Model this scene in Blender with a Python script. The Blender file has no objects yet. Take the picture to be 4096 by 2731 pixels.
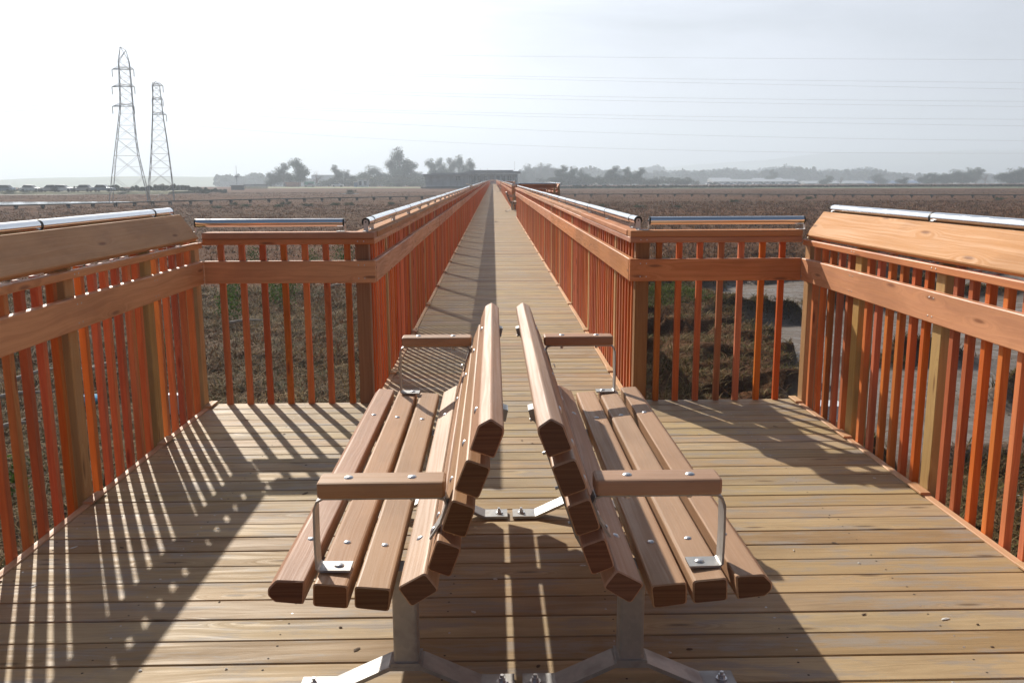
import bpy, math, random
import numpy as np
from mathutils import Vector, Matrix
random.seed(7); rng = np.random.default_rng(7)
sc = bpy.context.scene
COL = sc.collection

# ------------------------------------------------------------------ camera
CAM_H = 1.5
F_PX, W_PX, H_PX = 3534.0, 4096.0, 2731.0
TH, YAW, ROLL = 0.182, 0.0206, -0.0039
r_ = np.array([math.cos(YAW), -math.sin(YAW), 0.0])
fw_ = np.array([math.sin(YAW)*math.cos(TH), math.cos(YAW)*math.cos(TH), -math.sin(TH)])
u_ = np.cross(r_, fw_)
R2 = r_*math.cos(ROLL)+u_*math.sin(ROLL); U2 = -r_*math.sin(ROLL)+u_*math.cos(ROLL)
cam = bpy.data.cameras.new('camera'); camo = bpy.data.objects.new('camera', cam); COL.objects.link(camo)
cam.sensor_width = 36.0; cam.lens = F_PX/W_PX*36.0; cam.clip_end = 20000; cam.clip_start = 0.05
camo.matrix_world = Matrix(((R2[0], U2[0], -fw_[0], 0), (R2[1], U2[1], -fw_[1], 0), (R2[2], U2[2], -fw_[2], CAM_H), (0, 0, 0, 1)))
sc.camera = camo
K = 4096.0/2352.0
def at(px, py, Y):
    """survey helper: where the sight line of an (overview) pixel meets depth Y"""
    x = (px*K-W_PX/2)/F_PX; y = (py*K-H_PX/2)/F_PX
    d = fw_+x*R2-y*U2
    return (d[0]/d[1]*Y, Y, CAM_H+d[2]/d[1]*Y)

# ------------------------------------------------------------------ sky, sun, exposure
SUN_AZ, SUN_EL = math.radians(25.7), math.radians(32.0)      # sun stands ahead-left of the view
sun_dir = Vector((-math.sin(SUN_AZ)*math.cos(SUN_EL), math.cos(SUN_AZ)*math.cos(SUN_EL), math.sin(SUN_EL)))
wd = bpy.data.worlds.new('World'); sc.world = wd; wd.use_nodes = True
nt = wd.node_tree; nt.nodes.clear()
def N(t, ty, **kw):
    n = t.nodes.new(ty)
    for k, v in kw.items():
        if k in n.inputs.keys() if isinstance(k, str) else False: n.inputs[k].default_value = v
        else: setattr(n, k, v)
    return n
sky = nt.nodes.new('ShaderNodeTexSky'); sky.sky_type = 'NISHITA'; sky.sun_disc = False
sky.sun_elevation = SUN_EL; sky.sun_rotation = -SUN_AZ
sky.air_density = 1.0; sky.dust_density = 1.6; sky.ozone_density = 1.2; sky.altitude = 5
tc = nt.nodes.new('ShaderNodeTexCoord')
mp = nt.nodes.new('ShaderNodeMapping'); mp.inputs['Scale'].default_value = (1.0, 1.0, 5.0); mp.inputs['Rotation'].default_value = (0.12, 0.05, 0)
nt.links.new(tc.outputs['Generated'], mp.inputs['Vector'])
cn = nt.nodes.new('ShaderNodeTexNoise'); cn.inputs['Scale'].default_value = 1.7; cn.inputs['Detail'].default_value = 7; cn.inputs['Roughness'].default_value = 0.52; cn.inputs['Distortion'].default_value = 0.4
nt.links.new(mp.outputs['Vector'], cn.inputs['Vector'])
cr = nt.nodes.new('ShaderNodeMapRange'); cr.inputs['From Min'].default_value = 0.38; cr.inputs['From Max'].default_value = 0.68; cr.inputs['To Min'].default_value = 0.45; cr.inputs['To Max'].default_value = 0.95
nt.links.new(cn.outputs['Fac'], cr.inputs['Value'])
bw = nt.nodes.new('ShaderNodeRGBToBW'); nt.links.new(sky.outputs['Color'], bw.inputs['Color'])
# thin high cloud, brightest towards the sun
sdv = nt.nodes.new('ShaderNodeVectorMath'); sdv.operation = 'DOT_PRODUCT'; sdv.inputs[1].default_value = sun_dir; nt.links.new(tc.outputs['Generated'], sdv.inputs[0])
sd1 = nt.nodes.new('ShaderNodeMath'); sd1.operation = 'MAXIMUM'; sd1.inputs[1].default_value = 0; nt.links.new(sdv.outputs['Value'], sd1.inputs[0])
sd2 = nt.nodes.new('ShaderNodeMath'); sd2.operation = 'POWER'; sd2.inputs[1].default_value = 5.6; nt.links.new(sd1.outputs[0], sd2.inputs[0])
bwa = nt.nodes.new('ShaderNodeMath'); bwa.operation = 'MULTIPLY_ADD'; bwa.inputs[1].default_value = 27.0; bwa.inputs[2].default_value = 9.1; nt.links.new(sd2.outputs[0], bwa.inputs[0])
cm = nt.nodes.new('ShaderNodeVectorMath'); cm.operation = 'SCALE'; cm.inputs[0].default_value = (.915, .96, 1.095)
cw_ = nt.nodes.new('ShaderNodeMapRange'); cw_.interpolation_type = 'SMOOTHSTEP'; cw_.inputs['From Min'].default_value = .38; cw_.inputs['From Max'].default_value = .64; cw_.inputs['To Min'].default_value = .88; cw_.inputs['To Max'].default_value = 1.16; nt.links.new(cn.outputs['Fac'], cw_.inputs['Value'])
cw2 = nt.nodes.new('ShaderNodeMath'); cw2.operation = 'MULTIPLY'; nt.links.new(bwa.outputs[0], cw2.inputs[0]); nt.links.new(cw_.outputs['Result'], cw2.inputs[1])
nt.links.new(cw2.outputs[0], cm.inputs['Scale'])
mx = nt.nodes.new('ShaderNodeMix'); mx.data_type = 'RGBA'
sx_ = nt.nodes.new('ShaderNodeSeparateXYZ'); nt.links.new(tc.outputs['Generated'], sx_.inputs[0])
cf = nt.nodes.new('ShaderNodeMapRange'); cf.inputs['From Min'].default_value = -0.25; cf.inputs['From Max'].default_value = 0.5; cf.inputs['To Min'].default_value = .06; nt.links.new(sx_.outputs['Y'], cf.inputs['Value'])
cmul = nt.nodes.new('ShaderNodeMath'); cmul.operation = 'MULTIPLY'; nt.links.new(cr.outputs['Result'], cmul.inputs[0]); nt.links.new(cf.outputs['Result'], cmul.inputs[1])
cz = nt.nodes.new('ShaderNodeMapRange'); cz.inputs['From Min'].default_value = .50; cz.inputs['From Max'].default_value = .22; cz.inputs['To Min'].default_value = .05; nt.links.new(sx_.outputs['Z'], cz.inputs['Value'])
cmu2 = nt.nodes.new('ShaderNodeMath'); cmu2.operation = 'MULTIPLY'; nt.links.new(cmul.outputs[0], cmu2.inputs[0]); nt.links.new(cz.outputs['Result'], cmu2.inputs[1])
nt.links.new(cmu2.outputs[0], mx.inputs['Factor']); nt.links.new(sky.outputs['Color'], mx.inputs['A']); nt.links.new(cm.outputs['Vector'], mx.inputs['B'])
bg = nt.nodes.new('ShaderNodeBackground'); bg.inputs['Strength'].default_value = 0.045
wo = nt.nodes.new('ShaderNodeOutputWorld')
nt.links.new(mx.outputs['Result'], bg.inputs['Color']); nt.links.new(bg.outputs['Background'], wo.inputs['Surface'])
sl = bpy.data.lights.new('sun', 'SUN'); sl.energy = 5.0; sl.angle = math.radians(0.6); sl.color = (1.0, 0.93, 0.82)
slo = bpy.data.objects.new('sun', sl); COL.objects.link(slo)
slo.rotation_euler = (-sun_dir).to_track_quat('-Z', 'Y').to_euler(); slo.location = (0, 0, 60)
sc.view_settings.view_transform = 'Standard'; sc.view_settings.look = 'None'; sc.view_settings.gamma = 1.0
sc.view_settings.exposure = 0.45
sc.cycles.volume_bounces = 1; sc.cycles.max_bounces = 8; sc.cycles.diffuse_bounces = 4

# ------------------------------------------------------------------ helpers
def tag(o, label=None, cat=None, group=None, kind=None):
    if label: o['label'] = label
    if cat: o['category'] = cat
    if group: o['group'] = group
    if kind: o['kind'] = kind
    return o
def empty(name, loc, label, cat, group=None, rz=0):
    o = bpy.data.objects.new(name, None); COL.objects.link(o); o.location = loc; o.rotation_euler = (0, 0, rz)
    o.empty_display_size = 0.2
    return tag(o, label, cat, group)
def kids(o): return [c for c in bpy.data.objects if c.parent == o]
def copy_tree(o, parent=None):
    c = o.copy(); COL.objects.link(c); c.parent = parent
    for ch in list(o.children): copy_tree(ch, c)
    return c

class MB:
    def __init__(s): s.v = []; s.f = []; s.uv = []; s.rn = []; s.mi = []; s.sm = []
    def quad(s, idx, uv, rn, mi=0, sm=False):
        s.f.append(idx); s.uv.append(uv); s.rn.append(rn); s.mi.append(mi); s.sm.append(sm)
    def extrude(s, prof, o, ex, ey, ez, L, eb=0.0, rn=None, mi=0, smooth=False, grain=True):
        """prof: CCW list in (ex,ey); runs L along ez; eb = eased ends"""
        o = Vector(o); ex = Vector(ex); ey = Vector(ey); ez = Vector(ez)
        rn = rn or (random.random(), random.random(), random.random())
        n = len(prof); cx = sum(p[0] for p in prof)/n; cy = sum(p[1] for p in prof)/n
        rings = [(0.0, eb), (eb, 0.0), (L-eb, 0.0), (L, eb)] if eb > 0 else [(0.0, 0.0), (L, 0.0)]
        U0 = random.uniform(0, 40); V0 = random.uniform(0, 40)
        per = [0.0]
        for i in range(n):
            a = prof[i]; b = prof[(i+1) % n]; per.append(per[-1]+math.hypot(a[0]-b[0], a[1]-b[1]))
        base = len(s.v)
        for (d, ins) in rings:
            for (x, y) in prof:
                dx, dy = x-cx, y-cy; r = math.hypot(dx, dy) or 1; k = max(0, (r-ins)/r)
                s.v.append(tuple(o+ex*(cx+dx*k)+ey*(cy+dy*k)+ez*d))
        for k in range(len(rings)-1):
            for i in range(n):
                j = (i+1) % n; a = base+k*n
                u0, u1 = U0+rings[k][0], U0+rings[k+1][0]
                s.quad((a+i, a+j, a+n+j, a+n+i), ((u0, V0+per[i]), (u0, V0+per[i+1]), (u1, V0+per[i+1]), (u1, V0+per[i])), rn, mi, smooth)
        e = base+(len(rings)-1)*n
        s.quad(tuple(base+i for i in reversed(range(n))), tuple((U0+prof[i][0]*.2, V0+prof[i][1]) for i in reversed(range(n))), rn, mi)
        s.quad(tuple(e+i for i in range(n)), tuple((U0+7+prof[i][0]*.2, V0+prof[i][1]) for i in range(n)), rn, mi)
    def box(s, c0, c1, b=0.0, axis=0, rn=None, mi=0):
        """axis-aligned box, grain along axis"""
        (x0, y0, z0), (x1, y1, z1) = c0, c1
        if axis == 0: s.extrude(rect(y0, z0, y1, z1, b), (x0, 0, 0), (0, 1, 0), (0, 0, 1), (1, 0, 0), x1-x0, rn=rn, mi=mi)
        elif axis == 1: s.extrude(rect(z0, x0, z1, x1, b), (0, y0, 0), (0, 0, 1), (1, 0, 0), (0, 1, 0), y1-y0, rn=rn, mi=mi)
        else: s.extrude(rect(x0, y0, x1, y1, b), (0, 0, z0), (1, 0, 0), (0, 1, 0), (0, 0, 1), z1-z0, rn=rn, mi=mi)
    def tube(s, p0, p1, r0, r1=None, n=12, smooth=True, rn=None, mi=0):
        p0 = Vector(p0); p1 = Vector(p1); r1 = r0 if r1 is None else r1
        d = p1-p0; L = d.length
        if L < 1e-6: return
        d /= L; a = d.orthogonal().normalized(); b = d.cross(a)
        rn = rn or (random.random(), random.random(), random.random()); base = len(s.v)
        for (p, r) in ((p0, r0), (p1, r1)):
            for i in range(n):
                t = 2*math.pi*i/n; s.v.append(tuple(p+a*(r*math.cos(t))+b*(r*math.sin(t))))
        for i in range(n):
            j = (i+1) % n
            s.quad((base+i, base+j, base+n+j, base+n+i), ((0, i/n), (0, (i+1)/n), (L, (i+1)/n), (L, i/n)), rn, mi, smooth)
        for (p, r, fl) in ((p0, r0, True), (p1, r1, False)):      # end discs on vertices of their own keep the side shading clean
            b2 = len(s.v)
            for i in range(n):
                t = 2*math.pi*i/n; s.v.append(tuple(p+a*(r*math.cos(t))+b*(r*math.sin(t))))
            ix = tuple(range(b2, b2+n)); s.quad(ix[::-1] if fl else ix, tuple((0.1*math.cos(i), 0.1*math.sin(i)) for i in range(n)), rn, mi)
    def dome(s, c, r, nrm=(0, 0, 1), flat=0.45, n=10, mi=0):
        c = Vector(c); nrm = Vector(nrm).normalized(); a = nrm.orthogonal().normalized(); b = nrm.cross(a); rn = (.5, .5, .5)
        base = len(s.v); R = [(1, 0), (.85, .5), (.5, .87)]
        for (q, h) in R:
            for i in range(n):
                t = 2*math.pi*i/n; s.v.append(tuple(c+a*(r*q*math.cos(t))+b*(r*q*math.sin(t))+nrm*(h*r*flat)))
        s.v.append(tuple(c+nrm*(r*flat)))
        for k in range(2):
            for i in range(n):
                j = (i+1) % n; s.quad((base+k*n+i, base+k*n+j, base+(k+1)*n+j, base+(k+1)*n+i), ((0, 0), (.01, 0), (.01, .01), (0, .01)), rn, mi, True)
        for i in range(n): s.quad((base+2*n+i, base+2*n+(i+1) % n, base+3*n), ((0, 0), (.01, 0), (0, .01)), rn, mi, True)
    def build(s, name, mats, parent=None):
        me = bpy.data.meshes.new(name)
        me.from_pydata(s.v, [], s.f)
        uvl = me.uv_layers.new(name='UVMap')
        uvl.data.foreach_set('uv', np.array([c for f in s.uv for p in f for c in p], dtype=np.float32))
        at_ = me.attributes.new('rnd', 'FLOAT_COLOR', 'FACE')
        at_.data.foreach_set('color', np.array([[r[0], r[1], r[2], 1] for r in s.rn], dtype=np.float32).ravel())
        me.polygons.foreach_set('material_index', np.array(s.mi, dtype=np.int32))
        me.polygons.foreach_set('use_smooth', np.array(s.sm, dtype=bool))
        if not isinstance(mats, (list, tuple)): mats = [mats]
        for m in mats: me.materials.append(m)
        me.update()
        o = bpy.data.objects.new(name, me); COL.objects.link(o)
        if parent is not None: o.parent = parent
        return o
def rect(x0, y0, x1, y1, b=0.0):
    if b <= 0: return [(x0, y0), (x1, y0), (x1, y1), (x0, y1)]
    return [(x0+b, y0), (x1-b, y0), (x1, y0+b), (x1, y1-b), (x1-b, y1), (x0+b, y1), (x0, y1-b), (x0, y0+b)]
def roundpoly(pts, r, seg=3):
    out = []; n = len(pts)
    rr = r if isinstance(r, (list, tuple)) else [r]*n
    for i in range(n):
        p0 = Vector(pts[i-1]); p = Vector(pts[i]); p1 = Vector(pts[(i+1) % n])
        a = (p0-p).normalized(); b = (p1-p).normalized()
        R = min(rr[i], (p0-p).length*.48, (p1-p).length*.48)
        A = p+a*R; B = p+b*R
        for k in range(seg+1):
            t = k/seg; q = A*(1-t)**2+p*2*t*(1-t)+B*t*t; out.append((q.x, q.y))
    return out

# ------------------------------------------------------------------ materials
def new_mat(name):
    m = bpy.data.materials.new(name); m.use_nodes = True; t = m.node_tree; t.nodes.clear()
    o = t.nodes.new('ShaderNodeOutputMaterial'); b = t.nodes.new('ShaderNodeBsdfPrincipled')
    t.links.new(b.outputs['BSDF'], o.inputs['Surface']); return m, t, b
def ND(t, ty, ins=None, **kw):
    n = t.nodes.new(ty)
    for k, v in kw.items(): setattr(n, k, v)
    for k, v in (ins or {}).items():
        if isinstance(v, bpy.types.NodeSocket): t.links.new(v, n.inputs[k])
        else: n.inputs[k].default_value = v
    return n
def MATH(t, op, a, b=None, c=None):
    n = t.nodes.new('ShaderNodeMath'); n.operation = op
    for i, v in enumerate((a, b, c)):
        if v is None: continue
        if isinstance(v, bpy.types.NodeSocket): t.links.new(v, n.inputs[i])
        else: n.inputs[i].default_value = v
    return n.outputs[0]
def MR(t, v, a, b, c=0.0, d=1.0, smooth=True):
    n = ND(t, 'ShaderNodeMapRange', {'Value': v, 'From Min': a, 'From Max': b, 'To Min': c, 'To Max': d})
    if smooth: n.interpolation_type = 'SMOOTHSTEP'
    return n.outputs['Result']
def MIX(t, f, a, b, blend='MIX'):
    n = t.nodes.new('ShaderNodeMix'); n.data_type = 'RGBA'; n.blend_type = blend
    for k, v in (('Factor', f), ('A', a), ('B', b)):
        s = [i for i in n.inputs if i.name == k and (i.type == 'RGBA' or k == 'Factor' and i.type == 'VALUE')][0]
        if isinstance(v, bpy.types.NodeSocket): t.links.new(v, s)
        else: s.default_value = v if k == 'Factor' else (*v, 1) if len(v) == 3 else v
    return [o for o in n.outputs if o.type == 'RGBA'][0]
def wood(name, c1, c2, var=0.25, alt=None, altamt=0.0, rough=0.5, knots=0.5, grey=0.0, grain=0.6, bump=0.25, spec=0.4, vs=46.0, hole=0.0, greycol=(.27, .25, .22)):
    m, t, b = new_mat(name)
    uv = ND(t, 'ShaderNodeTexCoord').outputs['UV']
    at_ = ND(t, 'ShaderNodeAttribute', attribute_name='rnd'); rs = ND(t, 'ShaderNodeSeparateColor', {'Color': at_.outputs['Color']})
    # knots
    mk = ND(t, 'ShaderNodeMapping', {'Vector': uv, 'Scale': (2.1, 10.5, 1)})
    vo = ND(t, 'ShaderNodeTexVoronoi', {'Vector': mk.outputs[0], 'Scale': 1.0, 'Randomness': 1.0}, voronoi_dimensions='2D')
    vsep = ND(t, 'ShaderNodeSeparateColor', {'Color': vo.outputs['Color']})
    gate = MATH(t, 'GREATER_THAN', vsep.outputs[0], 1-knots*0.42)
    kn = MATH(t, 'MULTIPLY', MR(t, vo.outputs['Distance'], 0.14, 0.03), gate)
    kw = MATH(t, 'MULTIPLY', MR(t, vo.outputs['Distance'], 0.42, 0.05), gate)
    # grain
    mg = ND(t, 'ShaderNodeMapping', {'Vector': uv, 'Scale': (1.1, vs, 1)})
    wn = ND(t, 'ShaderNodeTexNoise', {'Vector': ND(t, 'ShaderNodeMapping', {'Vector': uv, 'Scale': (1.4, 7, 1)}).outputs[0], 'Scale': 1.0, 'Detail': 2.0}, noise_dimensions='2D')
    off = MATH(t, 'ADD', MATH(t, 'MULTIPLY', wn.outputs['Fac'], 3.2), MATH(t, 'MULTIPLY', kw, 3.5))
    cx = ND(t, 'ShaderNodeCombineXYZ', {'Y': off})
    av = ND(t, 'ShaderNodeVectorMath', {0: mg.outputs[0], 1: cx.outputs[0]}, operation='ADD')
    gn = ND(t, 'ShaderNodeTexNoise', {'Vector': av.outputs[0], 'Scale': 1.0, 'Detail': 6.0, 'Roughness': 0.65}, noise_dimensions='2D')
    mg2 = ND(t, 'ShaderNodeMapping', {'Vector': uv, 'Scale': (14, vs*9, 1)})
    gn2 = ND(t, 'ShaderNodeTexNoise', {'Vector': mg2.outputs[0], 'Scale': 1.0, 'Detail': 3.0}, noise_dimensions='2D')
    g = MR(t, gn.outputs['Fac'], 0.34, 0.66)
    g = MATH(t, 'ADD', MATH(t, 'MULTIPLY', g, 0.8), MATH(t, 'MULTIPLY', gn2.outputs['Fac'], 0.2))
    col = MIX(t, MATH(t, 'MULTIPLY', g, grain), c1, c2)
    if alt:
        ag = MR(t, rs.outputs[1], 1-altamt-0.08, 1-altamt+0.08)
        col = MIX(t, ag, col, MIX(t, MATH(t, 'MULTIPLY', g, 0.5), alt, tuple(x*.62 for x in alt)))
    # per-board brightness
    br = MR(t, rs.outputs[0], 0, 1, 1-var, 1+var, False)
    hs = ND(t, 'ShaderNodeHueSaturation', {'Color': col, 'Value': br, 'Hue': MR(t, rs.outputs[2], 0, 1, 0.497, 0.514, False), 'Saturation': MR(t, rs.outputs[1], 0, 1, .9, 1.08, False)})
    col = hs.outputs[0]
    # broad stains
    st = ND(t, 'ShaderNodeTexNoise', {'Vector': ND(t, 'ShaderNodeMapping', {'Vector': uv, 'Scale': (1.3, 4, 1), 'Location': (3, 9, 0)}).outputs[0], 'Scale': 1.0, 'Detail': 5.0, 'Roughness': .6}, noise_dimensions='2D')
    col = MIX(t, MR(t, st.outputs['Fac'], .42, .66, 0, .38), col, (0.55, .5, .46), 'MULTIPLY')
    if grey > 0:
        gr = ND(t, 'ShaderNodeTexNoise', {'Vector': ND(t, 'ShaderNodeMapping', {'Vector': uv, 'Scale': (2.6, 11, 1), 'Location': (13, 2, 0)}).outputs[0], 'Scale': 1.0, 'Detail': 6.0, 'Roughness': .7}, noise_dimensions='2D')
        col = MIX(t, MR(t, gr.outputs['Fac'], .47, .68, 0, grey), col, greycol)
    ring = MATH(t, 'SINE', MATH(t, 'MULTIPLY', vo.outputs['Distance'], 130.0))
    kc = MIX(t, MR(t, ring, -1, 1, .2, .6), tuple(x*.55 for x in c2), tuple(x*.28 for x in c2))
    col = MIX(t, MATH(t, 'MULTIPLY', kn, .8), col, kc)
    t.links.new(col, b.inputs['Base Color'])
    b.inputs['Roughness'].default_value = rough; b.inputs['Specular IOR Level'].default_value = spec
    rr = MR(t, gn.outputs['Fac'], .3, .7, rough-.1, rough+.12); t.links.new(rr, b.inputs['Roughness'])
    bp = ND(t, 'ShaderNodeBump', {'Height': MATH(t, 'SUBTRACT', g, MATH(t, 'MULTIPLY', kn, .6)), 'Strength': bump, 'Distance': 0.0012})
    t.links.new(bp.outputs[0], b.inputs['Normal'])
    return m
def plain(name, col, rough=.6, metal=0.0, nscale=0, namt=.2, spec=.5, bump=0.0, coord='Object'):
    m, t, b = new_mat(name)
    b.inputs['Roughness'].default_value = rough; b.inputs['Metallic'].default_value = metal; b.inputs['Specular IOR Level'].default_value = spec
    if nscale:
        n = ND(t, 'ShaderNodeTexNoise', {'Vector': ND(t, 'ShaderNodeTexCoord').outputs[coord], 'Scale': nscale, 'Detail': 5.0})
        c = MIX(t, MR(t, n.outputs['Fac'], .3, .7), tuple(x*(1-namt) for x in col), tuple(min(1, x*(1+namt)) for x in col))
        t.links.new(c, b.inputs['Base Color'])
        if bump:
            t.links.new(ND(t, 'ShaderNodeBump', {'Height': n.outputs['Fac'], 'Strength': bump, 'Distance': .01}).outputs[0], b.inputs['Normal'])
    else: b.inputs['Base Color'].default_value = (*col, 1)
    return m
M_rail = wood('rail_wood', (.69, .29, .14), (.48, .155, .062), var=.16, knots=.8, grain=.62, rough=.48, bump=.25, spec=.5)
M_cap = wood('cap_wood', (.62, .30, .165), (.52, .225, .115), var=.12, knots=.6, grain=.35, rough=.68, bump=.3, grey=.06, vs=90, spec=.12)
M_bal = wood('baluster_wood', (.66, .17, .052), (.46, .082, .025), var=.24, alt=(.50, .22, .10), altamt=.06, knots=.45, grain=.6, rough=.5)
M_post = wood('post_wood', (.58, .34, .14), (.44, .21, .08), var=.12, knots=.4, grain=.5, grey=.12)
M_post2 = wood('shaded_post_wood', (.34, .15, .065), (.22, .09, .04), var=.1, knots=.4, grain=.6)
M_deck = wood('deck_wood', (.48, .335, .185), (.31, .20, .105), var=.13, alt=(.40, .26, .15), altamt=.15, knots=.5, grain=.5, rough=.62, grey=.8, bump=.5, spec=.22, vs=34, greycol=(.32, .275, .23))
M_bench = wood('bench_wood', (.50, .275, .165), (.42, .205, .115), var=.10, knots=0.0, grain=.4, rough=.52, bump=.2, vs=90, spec=.35, grey=.14, greycol=(.36, .26, .18))
M_bend = wood('bench_end_grain_shade', (.20, .085, .045), (.11, .042, .022), var=.15, knots=0.0, grain=.8, rough=.6, vs=120, spec=.25)  # darker end grain, with shade on the slat ends mixed into the colour
M_strip = wood('edge_strip_wood', (.66, .40, .22), (.46, .22, .11), var=.12, knots=.3, grain=.5, rough=.6)
def mat_galv():
    m, t, b = new_mat('galvanised_steel')
    tc = ND(t, 'ShaderNodeTexCoord').outputs['Object']
    v = ND(t, 'ShaderNodeTexVoronoi', {'Vector': tc, 'Scale': 60.0}); vb = ND(t, 'ShaderNodeRGBToBW', {'Color': v.outputs['Color']})
    n = ND(t, 'ShaderNodeTexNoise', {'Vector': tc, 'Scale': 14.0, 'Detail': 6.0})
    c = MIX(t, MR(t, vb.outputs[0], 0, 1, 0, .5, False), (.36, .36, .36), (.50, .49, .47))
    c = MIX(t, MR(t, n.outputs['Fac'], .5, .72, 0, .55), c, (.28, .25, .22))
    t.links.new(c, b.inputs['Base Color']); b.inputs['Metallic'].default_value = .55
    t.links.new(MR(t, n.outputs['Fac'], .3, .7, .38, .62), b.inputs['Roughness'])
    return m
M_galv = mat_galv()
def mat_steel():
    m, t, b = new_mat('polished_steel')
    tc = ND(t, 'ShaderNodeTexCoord').outputs['Object']
    n = ND(t, 'ShaderNodeTexNoise', {'Vector': tc, 'Scale': 9.0, 'Detail': 5.0})
    b.inputs['Base Color'].default_value = (.80, .81, .83, 1); b.inputs['Metallic'].default_value = 1.0
    t.links.new(MR(t, n.outputs['Fac'], .35, .75, .10, .24), b.inputs['Roughness'])
    return m
M_steel = mat_steel()
M_bracket = plain('bracket_steel', (.62, .62, .63), .35, .85)
M_black = plain('black_plastic', (.02, .02, .02), .5)
M_screw = plain('screw_metal', (.16, .13, .10), .5, .3)
M_hole = plain('screw_hole', (.045, .03, .02), .9)
M_white = plain('white_plastic', (.75, .77, .80), .5, nscale=3, namt=.1)
M_blue = plain('blue_plastic', (.10, .42, .68), .35, nscale=20, namt=.4)

# ------------------------------------------------------------------ layout numbers
XC = 0.07
XL, XR, XA, XB, Y0 = -1.90, 2.045, -0.779, 0.9025, 5.827
END = 262.0
GZ = -1.4
def glev(Y):
    'land beyond the marsh falls away gently'
    return min(GZ, CAM_H-.00764*Y)

# ------------------------------------------------------------------ deck
def planks():
    mb = MB(); pitch = 0.1447; y = -2.2; i = 0
    while y < END:
        if y+pitch < Y0+.10:
            x0, x1 = XL, XR
        else: x0, x1 = XA, XB
        for (b0, b1, bx) in BAYS:
            if b0 < y < b1: x1 = bx
        dz = random.uniform(-.0012, .0012); g = .0075+random.uniform(-.0015, .0015)
        ye = y+pitch-g
        if y < Y0 < ye+.05 and x0 == XL: ye = ye
        e0 = random.uniform(-.004, .006) if x0 == XA else 0; e1 = random.uniform(-.006, .004) if x1 == XB else 0
        # butt joint somewhere on wide boards
        mb.box((x0+e0, y, -.038+dz), (x1+e1, ye, dz), .0025 if y < 40 else 0, 0)
        if y < 30:
            nj = np.arange(x0+.06, x1-.03, .56)
            for jx in nj:
                for q in (.03, .108):
                    if random.random() < .12: continue
                    px = jx+random.uniform(-.012, .012); py = y+q+random.uniform(-.006, .006); r = random.uniform(.0033, .0048)
                    mi = 1 if random.random() < .65 else 2; base = len(mb.v)
                    for k in range(6): mb.v.append((px+r*math.cos(k*1.047), py+r*math.sin(k*1.047), dz+.0006))
                    mb.quad(tuple(range(base, base+6)), ((0, 0),)*6, (.5, .5, .5), mi)
        y += pitch; i += 1
    # grade stamp inked on one plank
    p0 = at(1485, 1325, 1); k = CAM_H/(CAM_H-p0[2]); sx, sy = p0[0]*k, k
    for (dx, dy, w, h) in ((0, 0, .012, .016), (.016, .004, .006, .012), (.025, .004, .006, .012), (.034, 0, .004, .016), (0, -.012, .03, .003), (.006, -.018, .034, .003), (.002, -.024, .02, .003)):
        base = len(mb.v)
        for (a, b_) in ((0, 0), (w, 0), (w, h), (0, h)): mb.v.append((sx+dx+a, sy+dy+b_, .0018))
        mb.quad(tuple(range(base, base+4)), ((0, 0),)*4, (.5,)*3, 3)
    o = mb.build('boardwalk_deck', [M_deck, M_hole, plain('screw_head', (.5, .5, .5), .3, .8), plain('stamp_ink', (.10, .075, .05), .8)])
    tag(o, 'weathered plank deck of the long boardwalk', None, kind='structure'); return o
BAYS = [(35.9, 43.4, 2.56), (99.8, 108, 2.38)]
planks()
R_ = np.random.default_rng(5); mb = MB()      # chips, splinters and droppings on the boards
for k in range(70):
    x, y = R_.uniform(XL+.1, XR-.1), R_.uniform(2.3, 5.7); r = R_.uniform(.003, .009); a = R_.uniform(0, 6.28); e = R_.uniform(1, 2.6); b_ = len(mb.v)
    for q in range(7):
        t_ = q*.8976; rr = r*R_.uniform(.7, 1.2); u, v = rr*e*math.cos(t_), rr*math.sin(t_)
        mb.v.append((x+u*math.cos(a)-v*math.sin(a), y+u*math.sin(a)+v*math.cos(a), .0022))
    mb.v.append((x, y, .0045))
    for q in range(7): mb.quad((b_+q, b_+(q+1) % 7, b_+7), ((0, 0), (.01, 0), (0, .01)), (.5,)*3, k % 3 != 0 and 1 or 0)
tag(mb.build('deck_litter', [plain('chalky_dropping', (.62, .60, .56), .8), plain('dark_crumb', (.12, .08, .05), .9)]), 'crumbs, splinters and dried droppings on the deck', kind='stuff')
# joists and piles below the deck
mb = MB()
for x in (XA+.05, .07, XB-.09): mb.box((x, 5.9, -.24), (x+.04, END, -.04), 0, 1)
for x in (XL+.02, -1.2, -.55, .07, .75, 1.4, XR-.06): mb.box((x, -2.2, -.24), (x+.04, Y0+.03, -.04), 0, 1)
mb.box((XL-.0, Y0+.045, -.24), (XA-.14, Y0+.083, -.045), 0, 0); mb.box((XB+.14, Y0+.045, -.24), (XR, Y0+.083, -.045), 0, 0)
tag(mb.build('deck_framing', M_post), kind='structure')
n_p = 0
mb = MB(); mb.box((XA-.1, -.1, -.46), (XB+.1, .1, -.25), .01, 0)
for x in (XA+.1, XB-.1): mb.tube((x, 0, -2.6), (x, 0, -.46), .13, n=12)
pile0 = mb.build('pile_bent', M_post); pile0.location = (0, 9, 0)
tag(pile0, 'timber pile pair carrying the boardwalk above the marsh', 'piles', 'pile bents under the boardwalk')
for yy in np.arange(14, END, 5.0):
    c = pile0.copy(); COL.objects.link(c); c.location = (0, float(yy), 0)

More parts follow.
